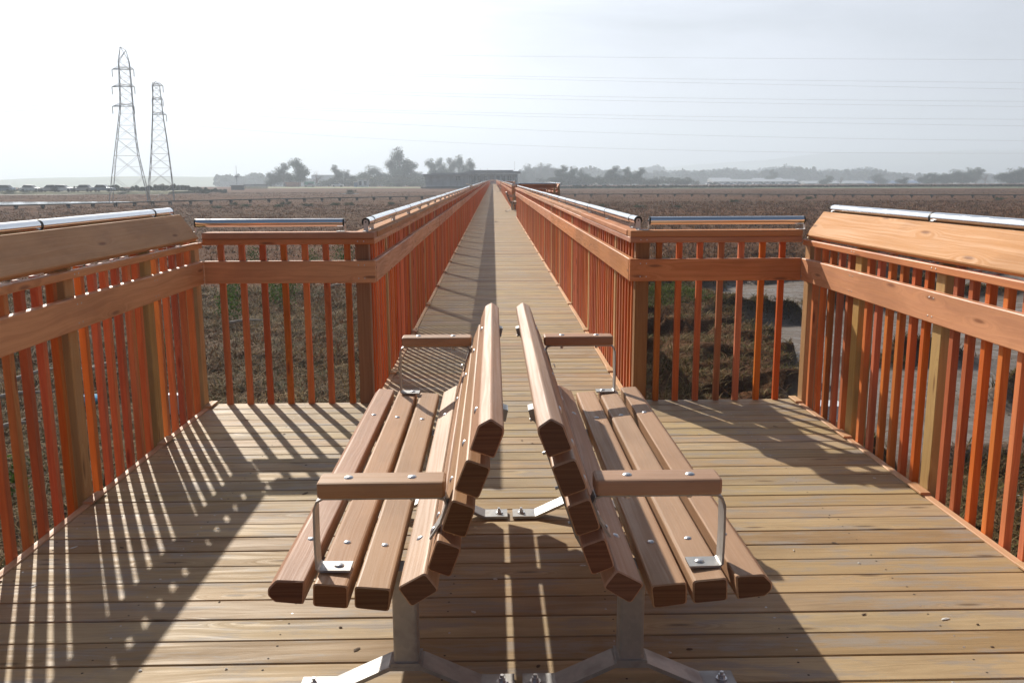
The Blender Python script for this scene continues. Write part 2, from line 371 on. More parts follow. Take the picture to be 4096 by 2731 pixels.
# ------------------------------------------------------------------ railings
Z_MB, Z_MT, Z_LB, Z_CB, Z_CT = .828, .975, 1.081, 1.120, 1.160
R_T = .0265
def railing(label, P0, P1, out, style='flat', posts=(), pitch=.1385, nb_parts=100, tube_first=.33, tube_seg=1.37, group='wooden railings with steel roller tops',
            cap0=0.0, cap1=0.0, mid0=0.0, mid1=0.0, bal_range=None, tube0=.05, tube1=.05, noposts=False, strip=True, board_len=4.27, bal_phase=None, flip_ang=False, lod=False):
    P0 = Vector((*P0, 0)); P1 = Vector((*P1, 0)); d = (P1-P0); L = d.length; d.normalize(); n = Vector((*out, 0)); z = Vector((0, 0, 1))
    root = empty('railing', P0, label, 'railing', group); s_first_cross = 'of the bay' in label
    # local frame: (s, n, z) ; handedness decides profile order
    rh = d.dot(n.cross(z)) > 0
    def ext(mb, prof, s0, s1, **kw):       # prof in (n,z)
        pr = prof if rh else prof[::-1]
        mb.extrude(pr, d*s0, n, z, d, s1-s0, **kw)
    def member(name, prof, a, b, mat, jit=.0015, seg=None, eb=0.0015):
        mb = MB(); s = a; seg = seg or board_len; first = True
        while s < b-1e-6:
            e = min(b, s+(seg*random.uniform(.55, 1.0) if first else seg)); first = False
            if b-e < .5: e = b
            jn, jz = random.uniform(-jit, jit), random.uniform(-jit, jit)
            ext(mb, [(x+jn, y+jz) for x, y in prof], s+.001, e-.001, eb=eb); s = e
        return mb.build(name, mat, root)
    big = L > 20
    member('mid_rail', rect(0, Z_MB, .038, Z_MT, .004), mid0, L+mid1, M_rail, .0025 if big else .001)
    if style == 'flat':
        member('lower_rail', rect(0, Z_LB, .038, Z_CB-.001, .005), mid0, L+mid1, M_rail, .002 if big else .0008)
        member('cap_board', rect(-.003, Z_CB, .142, Z_CT, .005), cap0, L+cap1, M_cap, .003 if big else .0008)
        tn, tz = .066, 1.222
    else:
        member('lower_rail', rect(0, 1.064, .038, 1.100, .004), mid0, L+mid1, M_rail, .0008)
        a = math.atan2(.160, .115)
        # wide board leaning outwards: inner lower edge to outer upper edge
        lo = Vector((-.052+.012, 1.118)); hi = lo+Vector((math.cos(a), math.sin(a)))*.197; nn = Vector((math.sin(a), -math.cos(a)))*.038
        pts = [tuple(lo), tuple(lo+nn), tuple(hi+nn), tuple(hi)]
        lo2 = Vector((-.004, 1.132)); hi2 = lo2+Vector((.110, .153)); nn = Vector((.812, -.584))*.036
        pts = [tuple(lo2), tuple(lo2+nn), tuple(hi2+nn), tuple(hi2)]
        pts = [(x, y) for x, y in pts]
        member('sloped_board', roundpoly(pts, .005, 1), cap0, L+cap1, M_cap, .0008, seg=4.9)
        # wedge blocks holding the sloping board
        mb = MB()
        for s in posts: ext(mb, [(.03, 1.101), (.120, 1.101), (.125, 1.19), (.105, 1.20)], s-.019, s+.019)
        if posts: mb.build('wedge_block', M_post, root)
        tn, tz = .168, 1.300
    # posts
    pm = {}
    for s in posts:
        mb = MB(); top = Z_CB-.001 if style == 'flat' else 1.10
        pr = rect(.039, -.0445, .128, .0445, .004)
        pr2 = [(x, y) for x, y in pr]
        o_ = d*s
        prf = pr2 if n.cross(d).z > 0 else pr2[::-1]
        mb.extrude(prf, o_+z*(GZ-.4 if s in posts[:40] else -.3), n, d, z, top-(GZ-.4 if s in posts[:40] else -.3))
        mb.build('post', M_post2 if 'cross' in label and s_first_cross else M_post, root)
    # balusters
    b0, b1 = bal_range or (.11, L-.03)
    ss = []
    s = b0
    while s <= b1:
        if all(abs(s-p) > .068 for p in posts): ss.append(s)
        s += pitch
    if len(posts) > 1:
        ss = []; ps = sorted(posts); lim = [(-1, ps[0])]+list(zip(ps, ps[1:]))+[(ps[-1], 99999)]
        for (a, b) in lim:
            if a < 0:
                s = b-pitch
                while s > b0: ss.append(s); s -= pitch
            elif b > 99998:
                s = a+pitch
                while s < b1: ss.append(s); s += pitch
            else:
                k = max(1, round((b-a)/pitch)); ss += [a+(b-a)*i/k for i in range(1, k)]
        ss.sort(key=lambda q: (P0+d*q).length)
    btop = Z_CB-.001 if style == 'flat' else 1.10
    def bal(mb, s):
        h = .019; j = random.uniform(-.003, .003); w = random.uniform(-.0006, .0006)
        pr = rect(.039, s-h+j, .072+w, s+h+j, .0025 if s < 25 else 0)
        prf = pr if n.cross(d).z > 0 else pr[::-1]
        mb.extrude(prf, z*(-.17+random.uniform(-.01, .01)), n, d, z, btop+.17)
    for k, s in enumerate(ss[:nb_parts]):
        mb = MB(); bal(mb, s); mb.build('baluster', M_bal, root)
    if len(ss) > nb_parts:
        mb = MB()
        for s in ss[nb_parts:]: bal(mb, s)
        tag(mb.build('balusters', M_bal, root), kind='stuff')
    # edge strip and blocks at the foot
    if strip:
        mb = MB(); ext(mb, rect(.001, -.15, .0375, .006, .003), 0, L); 
        for s in posts: ext(mb, rect(-.012, .0065, .0375, .018, .002), s-.075, s+.075)
        mb.build('edge_strip', M_strip, root)
    # roller tubes
    s = tube0; first = True; cnt = 0
    mbs = MB()
    while s < L-tube1-.05:
        e = min(s+(tube_first if first else tube_seg), L-tube1); first = False
        if L-tube1-e < .12: e = L-tube1
        jz = random.uniform(-.0015, .0015)
        tgt = MB() if cnt < 12 else mbs
        a0 = d*(s+.006)+n*tn+z*(tz+jz); a1 = d*(e-.006)+n*tn+z*(tz+jz)
        tgt.tube(a0, a1, R_T, n=28)
        if cnt < 12:
            t_ = tgt.build('roller_tube', M_steel, root)
            for (q, sg) in ((a0, -1), (a1, 1)):
                cb = MB(); cb.tube(q+d*(sg*-.004), q+d*(sg*.0045), R_T+.0012, n=20); cb.tube(q, q+d*(sg*.014), .005, n=8)
                cb.build('end_cap', M_black, t_)
        else:
            tgt.tube(a0-d*.006, a0, R_T*.9, n=10, mi=1)
        # support bracket at each joint
        for q in ([s, e] if (e >= L-tube1-1e-6 or s <= tube0+1e-6) else [s]):
            if q == e and e < L-tube1-1e-6: continue
            bb = MB() if cnt < 12 else mbs; mi = 0 if cnt < 12 else 1
            o_ = d*(q-.0015)
            hz = Z_CT if style == 'flat' else 1.24
            up = [(tn-.016, hz+.002), (tn+.016, hz+.002), (tn+.016, tz), (tn+.010, tz+.013), (tn-.010, tz+.013), (tn-.016, tz)]
            pr = up if rh else up[::-1]
            bb.extrude(pr, o_, n, z, d, .003, mi=mi)
            if style == 'flat':
                ft = rect(tn-.016, hz+.0015, tn+.016, hz+.0045); pr = ft if rh else ft[::-1]
                bb.extrude(pr, d*(q-.055), n, z, d, .053, mi=mi)
                if cnt < 12: bb.dome(d*(q-.035)+n*tn+z*(hz+.0045), .006, n=8)
            else:
                ft = [(.112, 1.275), (.125, 1.262), (tn+.012, tz-.03), (tn+.008, tz-.022)]; pr = ft if rh else ft[::-1]
                bb.extrude(pr, d*(q-.012), n, z, d, .024, mi=mi)
            if cnt < 12: bb.build('bracket', M_bracket, root)
        s = e; cnt += 1
    if mbs.f: tag(mbs.build('roller_tubes', [M_steel, M_bracket], root), kind='stuff')
    # screws on the rails
    mb = MB()
    for s in posts[:14]:
        for q in (-.02, .02):
            for zz in (Z_MB+.03, Z_MT-.03, Z_LB+.02 if style == 'flat' else 1.082):
                mb.dome(d*(s+q)+n*(-.0005)+z*zz, .0042, -n, .3, 8)
    if mb.f: mb.build('screw', M_bracket, root)
    return root

PP = .97
side_posts = [.0445+.05+PP*i for i in range(0, 8)]
# the two rails of the resting bay, running back past the camera
railing('left bay railing with wide weathered board sloping outwards', (XL, Y0), (XL, -1.9), (-1, 0), 'sloped', posts=[q-.1 if i == 0 else q-.10 for i, q in enumerate([.06+.04, .93, 1.87, 2.8, 3.74, 4.68, 5.6, 6.5])], cap0=.07, tube0=.07, tube_first=.31)
railing('right bay railing with sunlit pale board sloping outwards', (XR, Y0), (XR, -1.9), (1, 0), 'sloped', posts=[q-.1 if i == 0 else q-.10 for i, q in enumerate([.06+.04, .93, 1.87, 2.8, 3.74, 4.68, 5.6, 6.5])], cap0=.07, tube0=.07, tube_first=.03+1.3)
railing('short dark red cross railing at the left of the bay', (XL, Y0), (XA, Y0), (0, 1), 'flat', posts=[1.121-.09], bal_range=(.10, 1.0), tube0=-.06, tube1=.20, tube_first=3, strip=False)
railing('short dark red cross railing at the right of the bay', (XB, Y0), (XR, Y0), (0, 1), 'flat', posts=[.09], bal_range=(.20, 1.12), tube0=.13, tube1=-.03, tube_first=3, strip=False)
lp = [1.0+1.9*i for i in range(134)]
railing('endless left railing of the boardwalk running to the horizon', (XA, Y0), (XA, END), (-1, 0), 'flat', posts=lp, mid0=.039, cap0=.142, bal_range=(.16, END-Y0-.1), tube0=.10, tube_first=.27)
railing('right railing of the boardwalk from the bay to the second bay', (XB, Y0), (XB, BAYS[0][0]), (1, 0), 'flat', posts=[q for q in lp if q < 29.5], mid0=.039, cap0=.142, bal_range=(.16, 29.9), tube0=.10, tube_first=.27)
railing('right railing of the boardwalk beyond the second bay', (XB, BAYS[0][1]), (XB, BAYS[1][0]), (1, 0), 'flat', posts=[.1+1.9*i for i in range(30)], nb_parts=100)
railing('far right railing of the boardwalk beyond the third bay', (XB, BAYS[1][1]), (XB, END), (1, 0), 'flat', posts=[.1+1.9*i for i in range(80)], nb_parts=60)
for i, (b0, b1, bx) in enumerate(BAYS):
    w = ('second', 'third')[i]
    railing('near cross railing of the %s bay seen from outside' % w, (XB, b0), (bx, b0), (0, -1), 'sloped' if i == 0 else 'flat', posts=[.08, bx-XB-.1])
    railing('outer railing of the %s bay over the marsh' % w, (bx, b0), (bx, b1), (1, 0), 'sloped' if i == 0 else 'flat', posts=[.1+1.2*k for k in range(6)])
    railing('far cross railing of the %s bay' % w, (XB, b1), (bx, b1), (0, 1), 'flat', posts=[.08, bx-XB-.1])
railing('cross railing closing the far end of the boardwalk', (XA+.02, END-.05), (XB-.02, END-.05), (0, 1), 'flat', posts=[.1, 1.5], nb_parts=12)

# small interpretive sign on left railing far along
t_ = empty('information_panel', (XA-.06, 33.5, Z_CT), 'small pale tilted panel standing on the left boardwalk railing', 'sign')
mb = MB(); mb.extrude([(-.16, .10), (.16, .0), (.165, .018), (-.155, .118)], (0, -.3, 0), (1, 0, 0), (0, 0, 1), (0, 1, 0), .6); mb.v = [(x, y, z+.05) for x, y, z in mb.v]
mb.build('panel', plain('panel_face', (.62, .55, .45), .5, nscale=8, namt=.15), t_)
mb = MB(); mb.box((-.03, -.2, 0), (.03, -.16, .1)); mb.box((-.03, .16, 0), (.03, .2, .1)); mb.build('bracket', M_bracket, t_)

# ------------------------------------------------------------------ benches
YN, YF = 2.15, 4.28
# cross-section of the eight slats: d = distance from the middle line, z; order d-outward
SL = [
 [(.562, .476), (.568, .411), (.643, .418), (.660, .437), (.659, .456), (.636, .480)],
 [(.450, .462), (.452, .398), (.544, .406), (.541, .470)],
 [(.339, .452), (.346, .388), (.436, .399), (.434, .460)],
 [(.2135, .4475), (.288, .401), (.323, .456), (.249, .497)],
 [(.154, .563), (.1845, .481), (.245, .5035), (.2175, .586)],
 [(.116, .672), (.1435, .589), (.2065, .610), (.177, .695)],
 [(.076, .779), (.109, .695), (.171, .719), (.1385, .802)],
 [(.043, .884), (.042, .868), (.0685, .802), (.1305, .824), (.108, .889), (.0755, .907)]]
def make_bench(sg, label, group):
    """sg=+1: the seat looks to +x ; the root stands on the deck under the middle of the bench"""
    yc = (YN+YF)/2; XM = .066
    root = empty('park_bench', (XM, yc, 0), label, 'bench', group)
    def pr(pts):
        q = [(sg*a, b) for a, b in pts]
        ar = sum(q[i-1][0]*q[i][1]-q[i][0]*q[i-1][1] for i in range(len(q)))
        return q if ar > 0 else q[::-1]
    # extrude along +y: frame ex=z?? use (x,z) with ez=-y so that it stays right-handed
    def ey(mb, pts, y0, y1, eb=0.0, r=0.0, mi=0, smooth=False, ends=False):
        q = pr(pts); q = roundpoly(q, r, 3) if r else q
        mb.extrude(q, (0, y1-yc, 0), (1, 0, 0), (0, 0, 1), (0, -1, 0), y1-y0, eb=eb, mi=mi, smooth=smooth)
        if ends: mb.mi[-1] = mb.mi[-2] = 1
    for i, s in enumerate(SL):
        mb = MB(); rad = .010
        if i == 0: rad = [.012, .010, .008, .01, .01, .012]
        if i == 7: rad = [.012, .01, .010, .010, .016, .012]
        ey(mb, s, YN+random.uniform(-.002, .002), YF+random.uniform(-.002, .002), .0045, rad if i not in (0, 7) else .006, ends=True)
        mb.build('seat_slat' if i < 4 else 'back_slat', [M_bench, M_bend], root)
    for yl in (2.424, 3.79):
        # support frame: foot, post, seat bearer, back bearer
        mb = MB(); ft = .012; w = .045
        bar = [(.012, .004), (.115, .004), (.285, .083), (.379, .083), (.549, .004), (.652, .004),
               (.652, .004+ft), (.552, .004+ft), (.382, .083+ft), (.282, .083+ft), (.112, .004+ft), (.012, .004+ft)]
        ey(mb, bar, yl-w, yl+w)
        mb.build('foot', M_galv, root)
        mb = MB(); c = .332
        mb.tube((0, 0, 0), (0, 0, 0), 0) if False else None
        q = roundpoly([(sg*(c-.036), -.036), (sg*(c+.036), -.036), (sg*(c+.036), .036), (sg*(c-.036), .036)][::(1 if sg > 0 else -1)], .008, 2)
        mb.extrude(q, (0, yl-yc, .0955), (1, 0, 0), (0, 1, 0), (0, 0, 1), .296)
        q = [(sg*(c-.044), -.044), (sg*(c+.044), -.044), (sg*(c+.044), .044), (sg*(c-.044), .044)][::(1 if sg > 0 else -1)]
        mb.extrude(q, (0, yl-yc, .0952), (1, 0, 0), (0, 1, 0), (0, 0, 1), .010)
        mb.build('leg_post', M_galv, root)
        mb = MB()
        ey(mb, [(.30, .345), (.62, .372), (.64, .40), (.568, .41), (.452, .3965), (.346, .3865), (.29, .3995), (.205, .452), (.178, .50), (.142, .61), (.104, .72), (.064, .835), (.056, .872), (.028, .864), (.034, .838), (.048, .828), (.088, .71), (.126, .60), (.162, .488), (.205, .41)], yl-.030, yl+.030)
        mb.build('bearer', M_galv, root)
        for i, s in enumerate(SL):     # carriage bolts through every slat
            mb = MB()
            if i == 0: a, b = Vector((.562, .476)), Vector((.636, .480))
            elif i == 3: a, b = Vector((.249, .497)), Vector((.323, .456))
            elif i == 7: a, b = Vector((.108, .889)), Vector((.1305, .824))
            elif i < 3: a, b = Vector(s[0]), Vector(s[-1])
            else: a, b = Vector(s[3]), Vector(s[2])
            m_ = (a+b)/2; nn = Vector((-(b-a).y, (b-a).x)).normalized()
            if i >= 4 and nn.x < 0: nn = -nn
            if i < 4 and nn.y < 0: nn = -nn
            nv = Vector((sg*nn.x, 0, nn.y))
            mb.dome((sg*m_.x, yl-yc, m_.y), .0115, nv, .42, 12)
            mb.build('bolt', M_bracket, root)
            if i >= 4:   # nuts on the back
                mb = MB()
                bk = Vector((sg*(m_.x-nn.x*.062), yl-yc, m_.y-nn.y*.062))
                mb.tube(bk, bk-nv*.018, .011, n=6, smooth=False, mi=0); mb.tube(bk-nv*.012, bk-nv*.028, .005, n=8); mb.build('nut', M_bracket, root)
        for dd in (.05, .612):
            mb = MB(); mb.tube((sg*dd, yl-yc, .016), (sg*dd, yl-yc, .020), .017, n=16); mb.tube((sg*dd, yl-yc, .020), (sg*dd, yl-yc, .031), .0105, n=6, smooth=False); mb.tube((sg*dd, yl-yc, .031), (sg*dd, yl-yc, .040), .006, n=8); mb.build('floor_bolt', M_bracket, root)
    # armrests
    for k, (ya, ax, az) in enumerate(((2.245, .018, -.010), (4.225, -.004, .018))):
        hw = .030
        ar = empty('armrest', (0, ya-yc, 0), None, None); ar.parent = root
        mb = MB(); q = roundpoly([(sg*.19, -.045), (sg*.535, -.045), (sg*.535, .045), (sg*.19, .045)][::(1 if sg > 0 else -1)], .012, 3)
        # wooden rest lies across, grain along x
        pz = roundpoly([(-.045, .690+az), (.045, .690+az), (.045, .734+az), (-.045, .734+az)], .008, 2)
        x0 = min(sg*(.180+ax), sg*(.513+ax))
        mb.extrude(pz, (x0, 0, 0), (0, 1, 0), (0, 0, 1), (1, 0, 0), .333, eb=.006)
        arm = mb.build('arm_pad', M_bench, root); arm.location = (0, ya-yc, 0)
        mb = MB(); t0 = .006
        # strap: foot plate on slat two, riser, bend, run under the pad, down the back slat
        cl = [(.437, .4725), (.519, .4735), (.526, .480), (.5275, .56), (.526, .655), (.518, .676), (.500, .686), (.212, .686), (.193, .680), (.187, .664), (.2035, .615), (.222, .560)]
        cl = [(p_+ax*(1 if z_ < .6 or z_ > .6 and p_ > .4 else .4), z_+(az if z_ > .57 else 0)) for p_, z_ in cl]
        dn = []
        for i in range(len(cl)):
            a = Vector(cl[max(0, i-1)]); b = Vector(cl[min(len(cl)-1, i+1)]); tt = (b-a).normalized(); dn.append(Vector((-tt.y, tt.x)))
        for i in range(len(cl)-1):
            a, b = Vector(cl[i]), Vector(cl[i+1]); na, nb_ = dn[i]*t0/2, dn[i+1]*t0/2
            quadp = [tuple(a-na), tuple(b-nb_), tuple(b+nb_), tuple(a+na)]
            q = pr(quadp); mb.extrude(q, (0, hw, 0), (1, 0, 0), (0, 0, 1), (0, -1, 0), 2*hw, rn=(.5, .5, .5))
        st_ = mb.build('arm_strap', M_galv, root); st_.location = (0, ya-yc, 0)
        for (x_, z_, nv) in ((.268, .7335, (0, 0, 1)), (.436, .7335, (0, 0, 1)), (.470, .4765, (0, 0, 1)), (.228, .582, (sg*.94, 0, .34))):
            x_ += ax*(1 if x_ > .25 else .4); z_ += az if z_ > .55 else 0
            mb = MB(); mb.dome((sg*x_, ya-yc, z_), .0135, nv, .4, 12); mb.build('arm_bolt', M_bracket, root)
            if z_ > .7: mb = MB(); mb.tube((sg*x_, ya-yc, .684+az), (sg*x_, ya-yc, .670+az), .007, n=8); mb.build('nut', M_bracket, root)
        bpy.data.objects.remove(ar)
    return root
bl = make_bench(-1, 'left one of the two back-to-back slatted benches, facing left', 'slatted wooden benches')
brr = make_bench(1, 'right one of the two back-to-back slatted benches, facing right', 'slatted wooden benches')
c = copy_tree(brr); c.location.x += .49; c.location.y += 38.5; c['label'] = 'distant slatted bench in the second bay, seen side on'
c = copy_tree(brr); c.location.x += .40; c.location.y += 101.5; c['label'] = 'tiny slatted bench in the third bay far down the boardwalk'

# ------------------------------------------------------------------ ground
def vnoise(x, y, seed=0):
    xi = np.floor(x).astype(np.int64); yi = np.floor(y).astype(np.int64); fx = x-xi; fy = y-yi
    def h(a, b):
        n = (a*374761393+b*668265263+seed*974634533) & 0xffffffff
        n = ((n ^ (n >> 13))*1274126177) & 0xffffffff; n = (n ^ (n >> 16)) & 0xffffff
        return n/float(0xffffff)
    sx = fx*fx*(3-2*fx); sy = fy*fy*(3-2*fy)
    return (h(xi, yi)*(1-sx)+h(xi+1, yi)*sx)*(1-sy)+(h(xi, yi+1)*(1-sx)+h(xi+1, yi+1)*sx)*sy
def fbm(x, y, o=4, seed=0):
    s = 0; a = .5; t = 0
    for i in range(o): s = s+a*vnoise(x*2**i, y*2**i, seed+i); t += a; a *= .5
    return s/t
def sstep(a, b, x):
    t = np.clip((x-a)/(b-a), 0, 1); return t*t*(3-2*t)
def creek(x, y):
    """1 in the muddy creek bed right of the boardwalk"""
    w = (fbm(x*.45+3, y*.45, 3, 5)-.5)*3.2+(fbm(x*1.3, y*1.3, 2, 9)-.5)*1.2
    left = 4.3+.10*(y-9)-w                     # left bank
    far = 27.5+.10*x+w*1.3
    near = np.where(x > 5.0, -20, 6.0)
    c = sstep(-.25, .30, x-left)*sstep(-.4, .4, far-y)
    # a ledge of clumps crossing near the camera side
    lx, ly = 5.6, 9.4
    ledge = np.exp(-(((x-lx)/1.5)**2+((y-ly-.25*(x-lx))/.55)**2))
    for (ix, iy, ir, il) in ((7.5, 15.5, 1.1, .35), (6.2, 20.5, 1.3, .5), (9.5, 22.5, 1.6, .45), (12, 17.5, 1.5, .3), (8.2, 12.6, .9, .25), (13, 25, 2.2, .6)):
        ledge = ledge+np.exp(-(((x-ix-w*.5)/ir)**2+((y-iy-w*.4)/il)**2))
    return np.clip(c-1.3*ledge, 0, 1)
POOLS = []
def gheight(x, y):
    n1 = fbm(x*.35, y*.35, 3, 1)-.5; n2 = fbm(x*1.6, y*1.6, 3, 2)-.5
    near = np.exp(-np.maximum(0, y-10)/60.0)
    right = sstep(-.5, 2.5, x)*np.exp(-np.maximum(0, y-8)/25.0)
    z = GZ+(n1*.22+n2*.13)*(.25+near)+right*(.5*sstep(.42, .50, fbm(x*.85+7, y*1.25, 3, 21))-.38)
    c = creek(x, y)
    zc = GZ-.42+(fbm(x*.5, y*.5, 3, 31)-.5)*.16+(fbm(x*4, y*4, 2, 33)-.5)*.014
    z = z*(1-c)+zc*c
    far = sstep(60, 120, y)
    z = z*(1-far)+(GZ+.04*n1)*far+np.minimum(0, CAM_H-.00764*y-GZ)
    return z
def axis_pts(lo, hi, flo, fhi, fine, grow=1.12):
    a = list(np.arange(flo, fhi, fine)); s = fine; v = fhi
    while v < hi: a.append(v); s *= grow; v += s
    a.append(hi); s = fine; v = flo; b = []
    while v > lo: s *= grow; v -= s; b.append(max(v, lo))
    return np.array(sorted(set(b+a)))
gx = axis_pts(-5000, 5000, -13, 15, .13); gy = axis_pts(-60, 6000, 5, 36, .13, 1.06)
X, Y = np.meshgrid(gx, gy); Z = gheight(X, Y); nx, ny = len(gx), len(gy)
V = np.stack([X.ravel(), Y.ravel(), Z.ravel()], 1)
ii = (np.arange(ny-1)[:, None]*nx+np.arange(nx-1)[None, :]).ravel()
Fq = np.stack([ii, ii+1, ii+1+nx, ii+nx], 1)
def mesh_np(name, V, F, mats, col=None, smooth=True, colname='gmask'):
    me = bpy.data.meshes.new(name); me.vertices.add(len(V)); me.vertices.foreach_set('co', V.astype(np.float32).ravel())
    k = F.shape[1]; me.loops.add(F.size); me.loops.foreach_set('vertex_index', F.astype(np.int32).ravel())
    me.polygons.add(len(F)); me.polygons.foreach_set('loop_start', np.arange(0, F.size, k, dtype=np.int32)); me.polygons.foreach_set('loop_total', np.full(len(F), k, dtype=np.int32))
    if smooth: me.polygons.foreach_set('use_smooth', np.ones(len(F), dtype=bool))
    if col is not None:
        a = me.attributes.new(colname, 'FLOAT_COLOR', 'POINT'); a.data.foreach_set('color', col.astype(np.float32).ravel())
    for m in mats: me.materials.append(m)
    me.update(calc_edges=True); me.validate()
    o = bpy.data.objects.new(name, me); COL.objects.link(o); return o
cm_ = creek(X, Y).ravel(); gmask = np.stack([cm_, sstep(.55, .7, fbm(X*.3+9, Y*.3, 3, 41)).ravel(), np.zeros_like(cm_), np.ones_like(cm_)], 1)
def mat_ground():
    m, t, b = new_mat('marsh_ground')
    geo = ND(t, 'ShaderNodeNewGeometry').outputs['Position']
    a = ND(t, 'ShaderNodeSeparateColor', {'Color': ND(t, 'ShaderNodeAttribute', attribute_name='gmask').outputs['Color']})
    n1 = ND(t, 'ShaderNodeTexNoise', {'Vector': geo, 'Scale': 2.2, 'Detail': 8.0, 'Roughness': .7})
    n2 = ND(t, 'ShaderNodeTexNoise', {'Vector': ND(t, 'ShaderNodeMapping', {'Vector': geo, 'Scale': (.03, .09, 1)}).outputs[0], 'Scale': 1.0, 'Detail': 7.0, 'Roughness': .62})
    n3 = ND(t, 'ShaderNodeTexNoise', {'Vector': geo, 'Scale': 30.0, 'Detail': 4.0, 'Roughness': .7})
    n4 = ND(t, 'ShaderNodeTexNoise', {'Vector': ND(t, 'ShaderNodeMapping', {'Vector': geo, 'Scale': (.35, 1.1, 1)}).outputs[0], 'Scale': 1.0, 'Detail': 6.0, 'Roughness': .7})
    col = MIX(t, MR(t, n1.outputs['Fac'], .35, .65), (.062, .031, .016), (.155, .083, .042))
    col = MIX(t, MR(t, n2.outputs['Fac'], .40, .60, 0, .8), col, (.155, .070, .036))
    col = MIX(t, MR(t, n2.outputs['Fac'], .58, .70, 0, .7), col, (.115, .095, .045))
    col = MIX(t, MR(t, n4.outputs['Fac'], .52, .70, 0, .65), col, (.085, .05, .032))
    mud = MIX(t, MR(t, n1.outputs['Fac'], .35, .6), (.115, .092, .075), (.20, .165, .135))
    mud = MIX(t, MR(t, n4.outputs['Fac'], .45, .60, 0, .6), mud, (.12, .075, .048))
    mud = MIX(t, MR(t, n3.outputs['Fac'], .62, .70, 0, .8), mud, (.42, .40, .37))
    mud = MIX(t, MR(t, n3.outputs['Fac'], .42, .32, 0, .7), mud, (.04, .034, .028))
    col = MIX(t, a.outputs[0], col, mud)
    t.links.new(col, b.inputs['Base Color'])
    wet = MATH(t, 'MULTIPLY', a.outputs[0], MR(t, n1.outputs['Fac'], .40, .58))
    t.links.new(MR(t, wet, 0, 1, .95, .45, False), b.inputs['Roughness']); t.links.new(MR(t, a.outputs[0], 0, 1, .04, .5, False), b.inputs['Specular IOR Level'])
    t.links.new(ND(t, 'ShaderNodeBump', {'Height': MATH(t, 'ADD', n3.outputs['Fac'], n1.outputs['Fac']), 'Strength': .9, 'Distance': MR(t, a.outputs[0], 0, 1, .05, .008, False)}).outputs[0], b.inputs['Normal'])
    return m
go = mesh_np('ground', V, Fq, [mat_ground()], gmask); tag(go, 'brown marsh flat with muddy creek bed', kind='structure')
def mat_water(name, col=(.10, .11, .12), r=.06):
    m, t, b = new_mat(name); b.inputs['Base Color'].default_value = (*col, 1); b.inputs['Roughness'].default_value = r; b.inputs['Specular IOR Level'].default_value = .6
    geo = ND(t, 'ShaderNodeNewGeometry').outputs['Position']
    n = ND(t, 'ShaderNodeTexNoise', {'Vector': geo, 'Scale': 5.0, 'Detail': 3.0})
    t.links.new(ND(t, 'ShaderNodeBump', {'Height': n.outputs['Fac'], 'Strength': .12, 'Distance': .01}).outputs[0], b.inputs['Normal']); return m
M_water = mat_water('water_surface', (.12, .12, .12), .05)
def sheet(name, pts, z, mat, label, seed=0, jit=0.0):
    mb = MB(); out = []
    for i in range(len(pts)):
        a = pts[i]; b = pts[(i+1) % len(pts)]
        for k in range(8):
            q = k/8; out.append((a[0]+(b[0]-a[0])*q+random.uniform(-jit, jit), a[1]+(b[1]-a[1])*q+random.uniform(-jit, jit)*.5))
    mb.v = [(x, y, z) for x, y in out]; n = len(out); mb.quad(tuple(range(n)), tuple((x, y) for x, y in out), (.5,)*3)
    return tag(mb.build(name, mat), label, kind='structure')
def gp(px, py, z=GZ):            # survey point on the flat
    p = at(px, py, 1.0); k = (z-CAM_H)/(p[2]-CAM_H); return (p[0]*k, k)
sheet('creek_water', [(7.6, 10.6), (30, 10), (30, 19), (15, 17), (9, 14)], GZ-.46, mat_water('creek_surface', (.16, .15, .135), .12), 'shallow grey creek water', jit=.4)
sheet('salt_pond_water', [gp(-120, 473), gp(60, 470.5), gp(250, 466.5), gp(330, 464.5), gp(250, 464), gp(-120, 465.5)], GZ+.05, M_water, 'bright strip of open water in the marsh', jit=.5)
sheet('pond_water', [gp(770, 446.2), gp(800, 446.6), gp(828, 446.0), gp(815, 445), gp(790, 445.2)], GZ+.05, M_water, 'small bright pool in the marsh', jit=.3)
sheet('slough_water', [gp(1590, 429.6), gp(1700, 429.6), gp(1930, 429.2), gp(1900, 428.0), gp(1600, 427.6)], GZ+.05, M_water, 'bright slough at the far edge of the marsh', jit=1)
sheet('dirt_road', [gp(-80, 449), gp(140, 448), gp(245, 446.5), gp(240, 444.5), gp(140, 445.5), gp(-80, 447)], GZ+.05, plain('pale_dirt', (.42, .37, .30), .9, nscale=.3), 'pale dirt road beside the parked cars')
sheet('levee_path', [gp(560, 433), gp(1000, 432.6), gp(1000, 430.2), gp(560, 430)], GZ+.06, plain('levee_grass', (.19, .20, .07), .95, nscale=.15, namt=.4), 'grassy levee at the marsh edge', jit=1)
sheet('grass_berm', [gp(1270, 434), gp(2500, 432.5), gp(2500, 430), gp(1270, 430)], GZ+.06, plain('berm_grass', (.10, .12, .05), .95, nscale=.2, namt=.5), 'green bank at the far marsh edge', jit=1)
